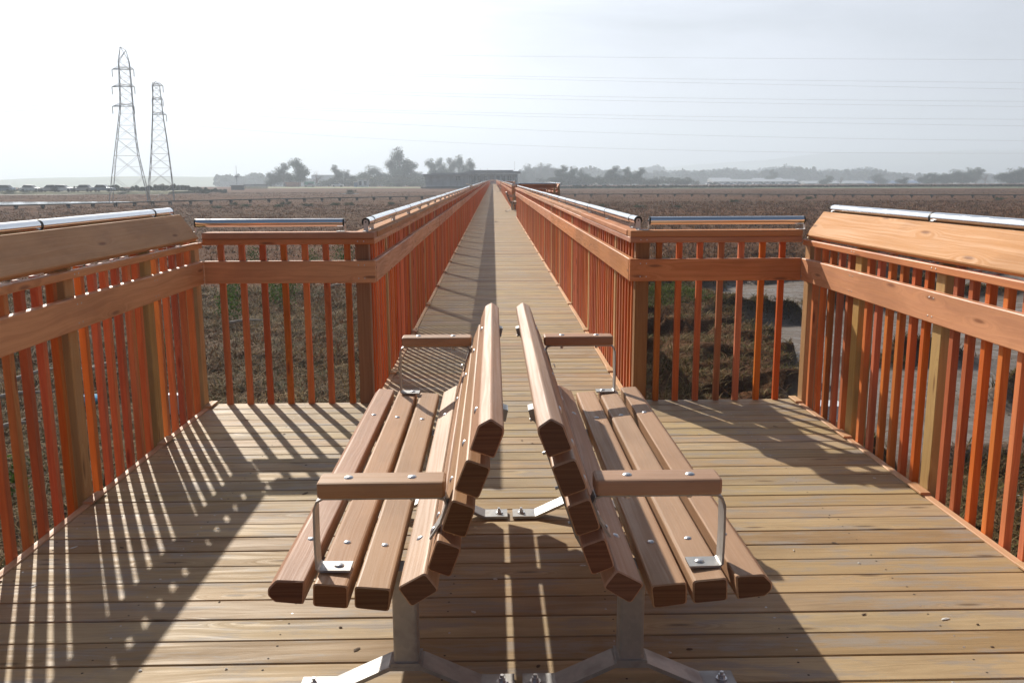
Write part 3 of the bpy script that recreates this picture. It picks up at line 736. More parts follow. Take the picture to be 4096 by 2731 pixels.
# hills
def hill(name, pts, Y, depth, mat, label):
    """ridge line through surveyed points, a real mound with depth"""
    P = [at(px, py, Y) for px, py in pts]; n = len(P); rows = 9; V = []
    for r in range(rows):
        t = r/(rows-1); pr = math.sin(t*math.pi)
        for i, p in enumerate(P):
            zb_ = glev(Y+depth)-1; V.append((p[0], Y-depth*.5+depth*t, zb_+max(.5, p[2]-zb_)*pr**.7))
    F = [(r*n+i, r*n+i+1, (r+1)*n+i+1, (r+1)*n+i) for r in range(rows-1) for i in range(n-1)]
    return tag(mesh_np(name, np.array(V), np.array(F), [mat]), label, kind='structure')
def ridge(pts, step=30, amp=1.0, seed=1):
    out = []
    for (a, b) in zip(pts, pts[1:]):
        k = max(1, int((b[0]-a[0])/step))
        for i in range(k):
            q = i/k; x = a[0]+(b[0]-a[0])*q; out.append((x, a[1]+(b[1]-a[1])*q+(float(fbm(np.array([x*.02]), np.array([0.3]), 4, seed)[0])-.5)*amp))
    out.append(pts[-1]); return out
M_hill = plain('hill_grass', (.16, .20, .075), .95, nscale=.004, namt=.35)
hill('green_hill', ridge([(-500, 430), (-200, 420), (0, 414), (150, 408), (330, 405), (520, 407), (640, 410), (800, 420), (900, 430)], amp=2), 1300, 700, M_hill, 'low green hill on the left horizon')
hill('far_hills', ridge([(1100, 420), (1300, 400), (1500, 385), (1700, 372), (1900, 352), (2050, 350), (2200, 346), (2400, 342), (2800, 346), (3200, 380)], amp=8, seed=4), 3000, 900, M_hill, 'faint mountain ridge behind the haze on the right')

# ------------------------------------------------------------------ marsh vegetation (uncountable)
def blades(name, n_t, region, per, hmin, hmax, lean, cols, mat, label, width=.006, spread=.12, seed=1, keep=None, power=1.0, dens=None):
    R = np.random.default_rng(seed); (x0, x1, y0, y1) = region
    y = y0+(y1-y0)*R.random(n_t)**power; x = x0+(x1-x0)*R.random(n_t)
    fov = (x > -.66*y-2.5) & (x < .68*y+2.5)
    x, y = x[fov], y[fov]
    if keep is not None: k = keep(x, y, R); x, y = x[k], y[k]
    n = len(x); cidx = R.integers(0, len(cols), n)
    cn_ = fbm(x*.6, y*.6, 3, seed+3); hh = (hmin+(hmax-hmin)*R.random(n))*(.5+cn_)
    X = np.repeat(x, per)+R.normal(0, spread, n*per); Y = np.repeat(y, per)+R.normal(0, spread, n*per); H = np.repeat(hh, per)*R.uniform(.5, 1.1, n*per)
    Zb = gheight(X, Y)-.02; a = R.uniform(0, 2*np.pi, n*per); ln = R.uniform(.2, 1.0, n*per)*lean
    dx, dy = np.cos(a), np.sin(a); px, py = -dy, dx; w = width*R.uniform(.6, 1.5, n*per)*(1+Y*.02)
    P = []
    for (t, wf) in ((0, 1), (.5, .9), (1, .15)):
        bx = X+dx*H*ln*t**1.5; by = Y+dy*H*ln*t**1.5; bz = Zb+H*t*(1-.45*ln*t/ max(lean, .01)*min(lean, 1.2))
        P.append(np.stack([bx-px*w*wf, by-py*w*wf, bz], 1)); P.append(np.stack([bx+px*w*wf, by+py*w*wf, bz], 1))
    m_ = n*per; V = np.concatenate(P); i = np.arange(m_)
    F = np.concatenate([np.stack([i, i+m_, i+3*m_, i+2*m_], 1), np.stack([i+2*m_, i+3*m_, i+5*m_, i+4*m_], 1)])
    C = np.array(cols)[np.repeat(cidx, per)]*R.uniform(.6, 1.35, (m_, 1)); C = np.concatenate([C, np.ones((m_, 1))], 1)
    C = np.tile(C, (6, 1))
    return tag(mesh_np(name, V, F, [mat], C, smooth=False, colname='gcol'), label, kind='stuff')
def mat_leafy(name, attr=True, col=(.07, .09, .03), trans=.12, rough=.7, var=.35):
    m, t, b = new_mat(name)
    if attr: c = ND(t, 'ShaderNodeAttribute', attribute_name='gcol').outputs['Color']
    else:
        rn = ND(t, 'ShaderNodeAttribute', attribute_name='gcol')
        oi = ND(t, 'ShaderNodeObjectInfo')
        s = ND(t, 'ShaderNodeSeparateColor', {'Color': rn.outputs['Color']})
        c = MIX(t, s.outputs[0], tuple(x*(1-var) for x in col), tuple(x*(1+var) for x in col))
        c = ND(t, 'ShaderNodeHueSaturation', {'Color': c, 'Hue': MR(t, oi.outputs['Random'], 0, 1, .48, .52, False), 'Value': MR(t, oi.outputs['Random'], 0, 1, .8, 1.2, False)}).outputs[0]
    t.links.new(c, b.inputs['Base Color']); b.inputs['Roughness'].default_value = rough; b.inputs['Specular IOR Level'].default_value = .06
    tr = ND(t, 'ShaderNodeBsdfTranslucent', {'Color': c}); ms = ND(t, 'ShaderNodeMixShader', {'Fac': trans, 1: b.outputs[0], 2: tr.outputs[0]})
    o = [n for n in t.nodes if n.type == 'OUTPUT_MATERIAL'][0]; t.links.new(ms.outputs[0], o.inputs['Surface']); return m
M_grass = mat_leafy('marsh_grass_blades', trans=.2)
STRAW = (.36, .255, .12); BROWN = (.18, .09, .04); RUST = (.17, .07, .035); OLIVE = (.11, .105, .035); GREEN = (.075, .13, .025); DARK = (.05, .035, .02)
def off_deck(x, y, R): return ~((x > XL-.1) & (x < XR+.1) & (y < Y0+.1)) & ~((x > XA-.12) & (x < XB+.12))
def k_left(x, y, R): return off_deck(x, y, R) & (creek(x, y) < .35)
def k_right(x, y, R): return off_deck(x, y, R) & (creek(x, y) < .5) & (fbm(x*.9, y*.9, 3, 55) > .38)
blades('dry_marsh_grass', 21000, (-14, -.8, 6.0, 24), 11, .06, .20, 2.6, [STRAW, (.20, .13, .06), BROWN, OLIVE, (.22, .14, .06), DARK], M_grass, 'matted dry marsh grass left of the boardwalk', width=.0045, keep=k_left, power=1.3)
blades('rusty_pickleweed', 13000, (-50, -.8, 14, 105), 9, .10, .24, 1.8, [(.22, .115, .055), (.19, .09, .045), (.17, .10, .05), (.13, .06, .032)], M_grass, 'rust brown low marsh plants', width=.010, spread=.16, seed=3, keep=k_left, power=2.0)
blades('creek_bank_grass', 17000, (.8, 14, 6.0, 32), 11, .06, .18, 2.4, [(.18, .12, .045), BROWN, (.13, .11, .035), (.14, .10, .04), (.24, .17, .08)], M_grass, 'clumpy wet grass on the creek bank', width=.005, seed=7, keep=lambda x, y, R: k_right(x, y, R) & (gheight(x, y) > GZ-.2), power=1.3)
blades('creek_islet_grass', 26000, (5, 16, 8, 28), 9, .08, .22, 1.8, [(.18, .12, .045), BROWN, DARK, (.13, .11, .035), (.2, .15, .07)], M_grass, 'dark tufts on the clumps standing in the creek', width=.006, seed=23, keep=lambda x, y, R: (creek(x, y) < .55) & (x > 5.2))
blades('bright_green_turf', 5000, (2.2, 5.2, 20, 28), 8, .06, .14, .9, [(.10, .15, .025), (.13, .16, .03), OLIVE], M_grass, 'bright green turf patch on the creek bank', width=.007, seed=9, keep=lambda x, y, R: (creek(x, y) < .4))
blades('far_bank_pickleweed', 13000, (.8, 65, 27, 110), 8, .16, .34, 1.4, [(.22, .115, .055), (.19, .09, .045), (.17, .10, .05), (.13, .06, .032)], M_grass, 'brown low marsh plants beyond the creek', width=.012, spread=.18, seed=11, keep=k_left, power=1.9)
blades('open_marsh_plants', 42000, (-130, 130, 45, 210), 4, .04, .12, 1.6, [(.13, .07, .045), (.15, .08, .045), (.12, .065, .04), (.14, .09, .05)], M_grass, 'low brown plants of the open marsh', width=.02, spread=.5, seed=13, power=1.2, keep=lambda x, y, R: off_deck(x, y, R) & ~((x < -38) & (y > 86) & (y < 112)))

# ------------------------------------------------------------------ trees and bushes
def leafcloud(blobs, n, size, R, up=.3):
    """leaf clumps through the volume of noisy ellipsoids -> V,F,C"""
    w = np.array([b[3]*b[3] for b in blobs]); w = w/w.sum(); k = R.choice(len(blobs), n, p=w)
    B = np.array([(b[0], b[1], b[2], b[3], b[4]) for b in blobs])[k]
    u = R.normal(size=(n, 3)); u /= np.linalg.norm(u, axis=1)[:, None]; rad = R.random(n)**.45*(1+R.normal(0, .13, n))
    P = B[:, :3]+u*rad[:, None]*np.stack([B[:, 3], B[:, 3], B[:, 4]], 1)
    a = R.normal(size=(n, 3)); a /= np.linalg.norm(a, axis=1)[:, None]; b = np.cross(a, R.normal(size=(n, 3))); b /= np.linalg.norm(b, axis=1)[:, None]
    s = size*R.uniform(.5, 1.3, n)[:, None]
    V = np.concatenate([P-a*s, P+b*s*.6, P+a*s, P-b*s*.6]); i = np.arange(n); F = np.stack([i, i+n, i+2*n, i+3*n], 1)
    c = R.random(n); C = np.stack([c, c, c, np.ones(n)], 1); C = np.tile(C, (4, 1)); return V, F, C
M_bark = plain('bark', (.20, .165, .13), .9, nscale=3, namt=.3)
LEAF = {'euc': mat_leafy('eucalyptus_leaves', False, (.075, .10, .045)), 'oak': mat_leafy('dark_leaves', False, (.05, .075, .03)), 'bare': mat_leafy('sparse_twigs', False, (.12, .095, .07)), 'bush': mat_leafy('bush_leaves', False, (.07, .085, .035)), 'palm': mat_leafy('palm_fronds', False, (.07, .09, .04))}
R_ = np.random.default_rng(12); bl_ = []
for px, py, r in [(518, 700, .25), (530, 720, .3), (545, 685, .3), (528, 668, .25), (640, 668, .3), (655, 690, .28), (625, 680, .25), (670, 660, .3), (650, 655, .2), (44, 820, .2), (40, 1120, .2), (580, 590, .3), (790, 600, .4), (720, 600, .3), (375, 800, .2)]:
    q = gp(px, py+14); bl_.append((q[0], q[1], GZ+r*.9, r, r*1.1))
blades('mud_debris', 26000, (3.5, 26, 7, 33), 3, .012, .04, 3.5, [(.45, .42, .38), (.30, .26, .22), (.06, .05, .04), (.12, .09, .06), (.5, .48, .45)], M_grass, 'shells, stalks and clods lying on the creek mud', width=.016, spread=.25, seed=17, power=1.4, keep=lambda x, y, R: (creek(x, y) > .6) & (fbm(x*.7, y*.7, 3, 61) > .42))
V_, F_, C_ = leafcloud(bl_, 4200, .028, R_)
tag(mesh_np('green_marsh_plants', V_, F_, [mat_leafy('leafy_green', False, (.07, .13, .025), .3)], C_, False, 'gcol'), 'fresh green leafy plants among the dry grass', kind='stuff')
def tree_mesh(kind, seed):
    """unit-height tree: returns (crown mesh, trunk mesh)"""
    R = np.random.default_rng(seed); rd = random.Random(seed); blobs = []; mb = MB()
    if kind in ('euc', 'oak', 'bare'):
        wsp = {'euc': .34, 'oak': .42, 'bare': .33}[kind]
        hts = {'euc': (.30, .92), 'oak': (.18, .82), 'bare': (.35, .9)}[kind]
        nl = 8 if kind == 'euc' else 9
        mb.tube((0, 0, -.02), (.01, 0, .3), .028, .02, 8); 
        for i in range(nl):
            a = 2*math.pi*i/nl+rd.uniform(-.4, .4); t = (i+rd.random())/nl; h = hts[0]+(hts[1]-hts[0])*t
            rr = wsp*math.sin(min(1, (1-t)*.9+.25)*math.pi*.5)*rd.uniform(.55, 1.0); x, y = math.cos(a)*rr, math.sin(a)*rr
            zb = rd.uniform(.15, .35); mb.tube((.005, 0, zb), (x*.5, y*.5, (zb+h)*.55), .013, .009, 6); mb.tube((x*.5, y*.5, (zb+h)*.55), (x, y, h), .009, .003, 6)
            br = rd.uniform(.15, .24)*(1.2 if kind == 'oak' else 1)
            blobs.append((x, y, h-.02, br, br*.75))
            for q in (.45, .7): blobs.append((x*q+rd.uniform(-.05, .05), y*q+rd.uniform(-.05, .05), zb+(h-zb)*q+rd.uniform(-.02, .08), br*rd.uniform(.55, .85), br*rd.uniform(.45, .65)))
            for k in range(2): blobs.append((x+rd.uniform(-.12, .12), y+rd.uniform(-.12, .12), h+rd.uniform(-.13, .05), br*.7, br*.55))
            if kind == 'oak': blobs.append((x*.8, y*.8, h*.55, br, br*.9))
        for i in range(6): a = rd.uniform(0, 6.28); q = rd.uniform(.08, .3); blobs.append((math.cos(a)*q, math.sin(a)*q, rd.uniform(.16, .42), rd.uniform(.12, .2), rd.uniform(.1, .16)))
        blobs.append((0, 0, .9, .12, .09)); mb.tube((.01, 0, .3), (0, 0, .88), .02, .004, 6)
        n, s = {'euc': (7000, .017), 'oak': (8500, .018), 'bare': (1100, .014)}[kind]
    elif kind == 'bush':
        for i in range(9): blobs.append((rd.uniform(-.7, .7), rd.uniform(-.6, .6), rd.uniform(.2, .65), rd.uniform(.25, .42), rd.uniform(.2, .35)))
        mb.tube((0, 0, -.05), (0, 0, .5), .05, .02, 6); mb.tube((0, 0, .05), (.4, .1, .5), .03, .01, 6); mb.tube((0, 0, .05), (-.4, -.1, .5), .03, .01, 6)
        n, s = 1500, .045
    elif kind == 'palm':
        mb.tube((0, 0, -.02), (.02, 0, .7), .04, .03, 8)
        V = []; F = []
        for i in range(26):
            a = i*2.399; el = rd.uniform(-.5, 1.2); L = .38; pts = []
            for k in range(5):
                t = k/4; r = L*t*math.cos(el*.7)+.001; zz = .7+L*t*math.sin(el)-.28*t*t
                pts.append(Vector((math.cos(a)*r, math.sin(a)*r, zz)))
            sd = Vector((-math.sin(a), math.cos(a), 0))
            for k in range(4):
                for j in range(3):
                    b0 = pts[k].lerp(pts[k+1], j/3); b1 = b0+(pts[k+1]-pts[k])*.5
                    for sg in (-1, 1):
                        bi = len(V); tip = b1+sd*sg*.09*(1-abs(k/4-.4))+Vector((0, 0, -.05)); V += [tuple(b0), tuple(b0+(pts[k+1]-pts[k])*.18), tuple(tip), tuple(tip)]; F.append((bi, bi+1, bi+2, bi+3))
        V = np.array(V); C = np.tile(np.random.default_rng(1).random((len(V), 1)), (1, 4)); F = np.array(F)
        me = mesh_np('crown', V, F, [LEAF[kind]], C, False, 'gcol'); tr = mb.build('trunk', M_bark); return me, tr
    V, F, C = leafcloud(blobs, n, s, R)
    cr_ = mesh_np('crown', V, F, [LEAF[kind]], C, False, 'gcol'); tr = mb.build('trunk', M_bark); return cr_, tr
PROTO = {}
def tree(kind, var, px, ytop, ybase, Y, label, wid=1.0, name=None, cat='tree', group='trees beyond the marsh', rz=None, zb=None):
    key = (kind, var)
    if key not in PROTO:
        pair = tree_mesh(kind, 100+var*7+len(kind)); PROTO[key] = [o.data for o in pair]
        for o in pair: bpy.data.objects.remove(o)
    p = at(px, ytop, Y); z0 = glev(Y)-.1 if zb is None else zb; h = p[2]-z0
    nm = name or {'euc': 'eucalyptus_tree', 'oak': 'broadleaf_tree', 'bare': 'bare_tree', 'bush': 'shrub', 'palm': 'palm_tree'}[kind]
    o = empty(nm, (p[0], Y, z0), label, cat, group, rz=random.uniform(0, 6.28) if rz is None else rz); o.scale = (h*wid, h*wid, h)
    for nm2, me in zip(('crown', 'trunk'), PROTO[key]):
        c = bpy.data.objects.new(nm2, me); COL.objects.link(c); c.parent = o
    return o
T = tree
# left of the building: individually recognisable ones (overview pixel x, top y, distance)
T('euc', 0, 684, 361, 430, 370, 'tall spreading tree behind the orange container, tallest of its clump', 1.05)
T('euc', 1, 650, 372, 430, 372, 'lower left crown of the big clump behind the orange container', 1.1)
T('oak', 0, 628, 390, 430, 376, 'leftmost low crown of the clump behind the orange container', 1.2)
T('bare', 0, 727, 392, 430, 380, 'thin half bare tree behind the green container', 1.1)
T('euc', 2, 772, 378, 430, 390, 'slim tree beside the white van', .8)
T('oak', 1, 800, 388, 430, 400, 'round tree right of the slim tree by the van', 1.2)
T('oak', 2, 846, 377, 430, 420, 'flat topped tree left of the tallest tree', 1.25)
T('oak', 0, 872, 384, 430, 415, 'dark tree close left of the tallest tree', 1.2)
T('euc', 3, 918, 342, 430, 420, 'tallest tree on the skyline between the van and the building', .85)
T('euc', 1, 942, 368, 430, 425, 'lower crown on the right flank of the tallest tree', 1.2)
T('euc', 0, 903, 362, 430, 430, 'lower crown on the left flank of the tallest tree', 1.1)
T('oak', 1, 968, 393, 430, 430, 'low dark tree between the tallest tree and the skyline row', 1.4)
for i, (x, y) in enumerate([(992, 362), (1013, 360), (1035, 361), (1057, 359), (1078, 362)]):
    T('euc', i % 4, x, y, 430, 440+6*i, ['first', 'second', 'third', 'fourth', 'last'][i]+' tree from the left in the open row behind the flat roofed building', .75, group='row of trees behind the building')
for i, (x, y, w) in enumerate([(755, 410, 2.4), (795, 404, 2.6), (850, 400, 2.6), (935, 400, 2.6), (975, 402, 2.4), (890, 398, 2.4), (1010, 405, 2.4), (770, 412, 2.2), (830, 407, 2.2), (872, 403, 2.2), (915, 404, 2.4), (955, 405, 2.4), (990, 408, 2.0), (740, 415, 1.8)]):
    T('bush', i % 2, x, y, 430, 385+i*3, 'dark understorey shrub below the trees left of the building', w, group='understorey shrubs left of the building', cat='shrub')
for i, (x, y) in enumerate([(895, 417), (925, 416), (960, 418), (860, 420), (985, 419)]):
    T('bush', i % 2, x, y, 432, 345+2*i, 'light green shrub on the levee left of the building', 2.4, group='light green levee shrubs', cat='shrub')
# right of the building
for i, (x, y, k, w, Yd) in enumerate([(1196, 387, 'oak', 1.0, 560), (1216, 374, 'oak', .9, 640), (1243, 372, 'oak', .9, 650), (1262, 375, 'euc', 1.0, 650), (1230, 383, 'oak', 1.4, 620)]):
    T(k, i % 3, x, y, 430, Yd, ['small hazy tree just right of the flagpole', 'hazy tree, second right of the flagpole', 'tallest hazy tree right of the flagpole', 'hazy tree with open crown left of the dark clump', 'wide hazy tree low right of the flagpole'][i], w, group='hazy trees right of the building')
for i, (x, y, k, w, Yd) in enumerate([(1262, 403, 'palm', 1.0, 385), (1272, 402, 'palm', 1.0, 388), (1292, 378, 'euc', 1.0, 395), (1312, 380, 'oak', 1.0, 398), (1335, 388, 'oak', 1.1, 405), (1355, 398, 'oak', 1.1, 400),
        (1398, 391, 'euc', 1.0, 410), (1410, 380, 'euc', 1.0, 415), (1424, 392, 'oak', 1.2, 410), (1444, 382, 'euc', 1.0, 412), (1470, 384, 'euc', 1.0, 415), (1380, 400, 'oak', 1.1, 412)]):
    T(k, (i+1) % 3, x, y, 430, Yd, ['left palm at the foot of the dark clump', 'right palm at the foot of the dark clump', 'tallest tree of the dark clump right of the second bay', 'broad tree right of the tallest in the dark clump', 'rounded tree on the right slope of the dark clump', 'low tree at the right end of the dark clump',
        'left tree of the second dark clump', 'spiky tallest tree of the second dark clump', 'middle tree of the second dark clump', 'upright tree right of the middle in the second dark clump', 'rightmost open tree of the second dark clump', 'low tree between the two dark clumps'][i], w, group='dark trees right of the building')
for i, (x, y, k, w, Yd) in enumerate([(1503, 404, 'oak', 1.2, 450), (1540, 402, 'palm', 1.4, 420), (1552, 403, 'palm', 1.3, 424), (1580, 402, 'palm', 1.3, 430), (1560, 407, 'oak', 1.5, 440), (1522, 400, 'palm', 1.2, 440), (1603, 410, 'bare', 1.0, 430), (1900, 407, 'oak', 1.5, 520),
        (1932, 410, 'bare', 1.0, 480), (2075, 410, 'oak', 1.6, 450), (2150, 400, 'oak', 1.5, 470), (2190, 392, 'oak', 1.4, 500), (2225, 388, 'oak', 1.3, 510), (2245, 388, 'euc', 1.1, 500), (2265, 400, 'bare', 1.2, 490), (2170, 405, 'oak', 1.7, 470), (2125, 403, 'oak', 1.3, 475), (2213, 400, 'oak', 1.6, 480),
        (2320, 390, 'oak', 1.4, 430), (2345, 387, 'oak', 1.2, 440), (2362, 399, 'oak', 1.6, 430), (2335, 402, 'oak', 1.8, 425), (1640, 418, 'bush', 1.8, 380), (2020, 402, 'oak', 1.4, 560), (1775, 388, 'euc', 1.0, 640)]):
    if x > 1890 and k != 'bush': y -= 5; w *= 1.25
    T(k, i % 3, x, y, 430, Yd, 'dark %s number of the far shore' % k if False else ['rounded hazy tree just right of the second dark clump', 'left palm of the palm group', 'second palm of the palm group', 'right palm of the palm group', 'round tree among the palms', 'small palm left of the palm group', 'leafless tree right of the palms', 'round tree by the long pale roofs',
        'leafless tree right of the long pale roofs', 'round tree at the left of the right hand dark group', 'broad tree at the left of the right hand dark group', 'domed dark tree of the right hand group', 'taller domed dark tree of the right hand group', 'tallest tree of the right hand dark group', 'thin tree at the right end of the right hand dark group', 'low broad tree in front of the right hand group', 'low tree left in the right hand group', 'low wide tree amid the right hand group',
        'domed tree near the right edge of the view', 'tallest tree near the right edge of the view', 'rightmost dark tree of the view', 'low wide tree near the right edge of the view', 'round bush by the bright slough', 'single round tree before the hazy wood', 'tall open tree over the long roofs'][i]+' on the far shore', w, group='trees on the far shore to the right', cat='shrub' if k == 'bush' else 'tree')
# far woodland masses in the haze
def woodland(name, prof, Y, depth, label, seed, ls=1.0):
    R = np.random.default_rng(seed); blobs = []
    xs = [p[0] for p in prof]; ys = [p[1] for p in prof]; x = xs[0]
    while x < xs[-1]:
        ty = np.interp(x, xs, ys)+R.uniform(-2.0, 6.0); yy = Y+R.uniform(-.5, .5)*depth; p = at(x, ty, yy); h = max(.8, p[2]-glev(yy)); r = h*R.uniform(.24, .40)
        blobs.append((p[0], yy, p[2]-r*.8, r, r*.85)); blobs.append((p[0]+R.uniform(-r, r), yy, glev(yy)+h*.35, r*1.3, h*.36))
        if R.random() < .4: blobs.append((p[0]+R.uniform(-r, r), yy, p[2]-r*.1, r*.35, r*.45))
        x += R.uniform(2.0, 6)
    V, F, C = leafcloud(blobs, len(blobs)*150, ls, R)
    return tag(mesh_np(name, V, F, [LEAF['oak']], C, False, 'gcol'), label, kind='stuff')
woodland('far_woodland', [(500, 405), (530, 402), (560, 404), (585, 398), (606, 403), (640, 405), (700, 410), (900, 405), (1100, 405)], 720, 90, 'hazy wood behind the left trees', 3, 1.0)
woodland('far_woodland', [(1185, 400), (1215, 385), (1260, 388), (1300, 396), (1360, 384), (1375, 390), (1420, 392), (1500, 396), (1560, 393), (1590, 394), (1650, 391), (1680, 389), (1740, 395), (1780, 390), (1830, 386), (1870, 390), (1900, 395), (1960, 392), (2010, 388), (2060, 398), (2100, 400), (2200, 402), (2300, 404), (2400, 400)], 900, 160, 'hazy wood along the right horizon', 4, 1.3)
woodland('far_woodland', [(1480, 385), (1500, 384), (1508, 380), (1520, 392), (1600, 396), (1650, 388), (1680, 386), (1700, 392), (1760, 386), (1800, 384), (1830, 384), (1840, 392), (1880, 388), (1920, 392), (2000, 386), (2020, 388), (2040, 398), (2120, 402), (2352, 398)], 1300, 120, 'palest wood on the right horizon', 8, 1.8)
woodland('roadside_scrub', [(-60, 437), (20, 434), (60, 435), (100, 433), (200, 430), (255, 427), (290, 430), (360, 425), (420, 427), (470, 433), (520, 435)], 215, 30, 'low scrub along the road on the left', 5, .22)
woodland('levee_scrub', [(1270, 428), (1400, 427.5), (1550, 427), (1590, 431), (1700, 432), (1930, 431), (2000, 428), (2150, 430), (2352, 430), (2450, 430)], 262, 10, 'green scrub on the far bank on the right', 6, .3)
for i, (x, y, w) in enumerate([(1285, 404, 2.4), (1310, 402, 2.4), (1335, 404, 2.6), (1360, 406, 2.2), (1395, 405, 2.4), (1420, 404, 2.4), (1450, 404, 2.4), (1480, 407, 2.2), (1510, 410, 2.2), (1545, 408, 2.6), (1575, 409, 2.4)]):
    T('bush', i % 2, x, y, 430, 392+i*2, 'dark understorey shrub below the dark trees right of the building', w, group='understorey shrubs right of the building', cat='shrub')
for i, (x, y, b, w) in enumerate([(20, 435, 0, 2), (68, 435, 0, 2), (285, 434, 1, 1.8), (460, 430, 0, 1.6), (805, 433, 1, 1.5)]):
    T('bush', i % 2, x, y, 440, 190, ['dark round bush at the left edge', 'dark round bush between the left cars', 'dark round bush beside the right car', 'yellow green bush right of the pylons', 'low bush on the levee'][i], w*.8, group='roadside bushes', cat='shrub')
for i, (x, y, yb) in enumerate([(500, 471, 0), (540, 464, 0), (565, 467, 0), (655, 462, 0), (640, 468, 0), (705, 466, 0), (770, 464, 0), (805, 464, 0), (1010, 461, 0), (895, 463, 0), (1385, 467, 0), (1470, 470, 0), (1555, 470, 0), (1690, 457, 0), (1860, 450, 0), (2300, 452, 0)]):
    g = gp(x, y+8); p_ = at(x, y, g[1])
    o = T('bush', i % 2, x, y-1, 0, g[1], 'low dark green bush standing out of the brown marsh', 1.6, group='bushes scattered in the open marsh', cat='shrub')

# ------------------------------------------------------------------ lattice towers and wires
M_tower = plain('tower_steel', (.40, .43, .45), .6, .3)
def tower(label, corners, arms, Y, dep, peak):
    """corners: list of (y_px, xl_px, xr_px) front-face outline from base to top"""
    P = []
    for (py, xl, xr) in corners:
        a = at(xl, py, Y); b = at(xr, py, Y); P.append((a[2], a[0], b[0]))
    x_c = (P[0][1]+P[0][2])/2
    root = empty('lattice_tower', (x_c, Y, GZ), label, 'pylon', 'electricity pylons')
    def T3(z, k, sgx, sgy): return Vector((0, 0, 0))
    def half(z):
        zs = [q[0] for q in P]; return np.interp(z, zs, [(q[2]-q[1])/2 for q in P]), np.interp(z, zs, [(q[1]+q[2])/2 for q in P])-x_c
    rot = .30; cr_, sr = math.cos(rot), math.sin(rot)
    def C(z, i):
        h, c = half(z); h = h/(cr_+sr)*1.12; sx, sy = ((-1, -1), (1, -1), (1, 1), (-1, 1))[i]
        return Vector((c+(sx*h*cr_-sy*h*sr), (sx*h*sr+sy*h*cr_)*dep, z-GZ))
    mb = MB(); zt = P[-1][0]; zb = GZ-.3
    lv = [zb]; z = zb
    while z < zt:
        h, _ = half(z); z += max(.9, h*1.35); lv.append(min(z, zt))
    for i in range(4):
        mb = MB()
        for a, b in zip(lv, lv[1:]): mb.tube(C(a, i), C(b, i), .045, n=4, smooth=False)
        mb.build('leg', M_tower, root)
    mb = MB()
    for a, b in zip(lv, lv[1:]):
        for i in range(4):
            j = (i+1) % 4
            mb.tube(C(a, i), C(b, j), .018, n=3, smooth=False); mb.tube(C(a, j), C(b, i), .018, n=3, smooth=False)
            mb.tube(C(b, i), C(b, j), .018, n=3, smooth=False)
            if half(a)[0] > 1.1:
                m = (C(a, i)+C(b, j))/2; mb.tube(C((a+b)/2, i), m, .018, n=3, smooth=False)
    mb.build('bracing', M_tower, root)
    mb = MB(); tp = []
    for (px, py) in peak: q = at(px, py, Y); tp.append(Vector((q[0]-x_c, 0, q[2]-GZ)))
    for q in tp:
        for i in range(4): mb.tube(C(zt, i), q, .035, n=4, smooth=False)
    for a, b in zip(tp, tp[1:]): mb.tube(a, b, .035, n=4, smooth=False)
    mb.build('peak', M_tower, root)
    for (xa, xb, py) in arms:
        a = at(xa, py, Y); b = at(xb, py, Y)
        mb = MB(); z = a[2]; A = Vector((a[0]-x_c, 0, z-GZ)); B = Vector((b[0]-x_c, 0, z-GZ))
        for i in range(4): mb.tube(C(z+.35, i), A, .028, n=3, smooth=False); mb.tube(C(z+.35, i), B, .028, n=3, smooth=False)
        mb.tube(A, B, .05, n=4, smooth=False); arm = mb.build('crossarm', M_tower, root)
        mb = MB()
        for q in (A, B):
            for k in range(6): mb.tube(q+Vector((0, 0, -.06-.14*k)), q+Vector((0, 0, -.16-.14*k)), .07, .05, 6, False)
            mb.tube(q, q+Vector((0, 0, -.95)), .02, n=4)
        mb.build('insulator', M_tower, arm)
    return root
tower('taller left lattice pylon in the marsh', [(463, 252, 347), (424, 257, 336), (375, 262, 322), (319, 268, 313.5), (245, 276, 306), (200, 274.5, 302.5), (160, 273, 299), (142, 271.5, 297)], [(258, 308, 245), (257, 307, 160), (257, 309, 200)], 116, 1.0, [(276, 108), (289, 116)])
tower('shorter right lattice pylon in the marsh', [(460, 338, 402), (424, 341, 398), (370, 346, 391), (320, 348, 384), (265, 350, 375), (230, 350.5, 371), (197, 350.5, 367)], [(349, 374, 197), (349, 374, 229), (350, 382, 264)], 122, 1.0, [(357, 187)])
M_wire = plain('wire', (.45, .47, .5), .6, .2)
def wire(pts, label, seg=14, r=.010):
    """pts: surveyed (px,py,Y); smooth run through them, one hanging wire"""
    Q = [Vector(at(*p)) for p in pts]; mb = MB(); out = []
    def lag(t):
        s = Vector((0, 0, 0)); n = len(Q); ts = [i/(n-1) for i in range(n)]
        for i in range(n):
            w = 1
            for j in range(n):
                if j != i: w *= (t-ts[j])/(ts[i]-ts[j])
            s += Q[i]*w
        return s
    n = seg*4
    for i in range(n): 
        a, b = lag(i/n), lag((i+1)/n); mb.tube(a, b, r, n=3, smooth=False)
    o = mb.build('power_line', M_wire); tag(o, label, 'power line', 'overhead power lines')
wd_ = [('topmost', (289, 113), (1200, 130), (2450, 138)), ('second', (303, 152), (1200, 176), (2450, 191)), ('third', (303, 156), (1250, 183), (2450, 207)),
       ('fourth', (303, 193), (1300, 221), (2450, 234)), ('fifth', (303, 197), (1300, 229), (2450, 246)), ('sixth', (303, 234), (1300, 263), (2450, 275)), ('seventh', (303, 238), (1300, 270), (2450, 291)),
       ('eighth', (382, 252), (1300, 302), (2450, 324)), ('lowest', (382, 284), (1300, 338), (2450, 352))]
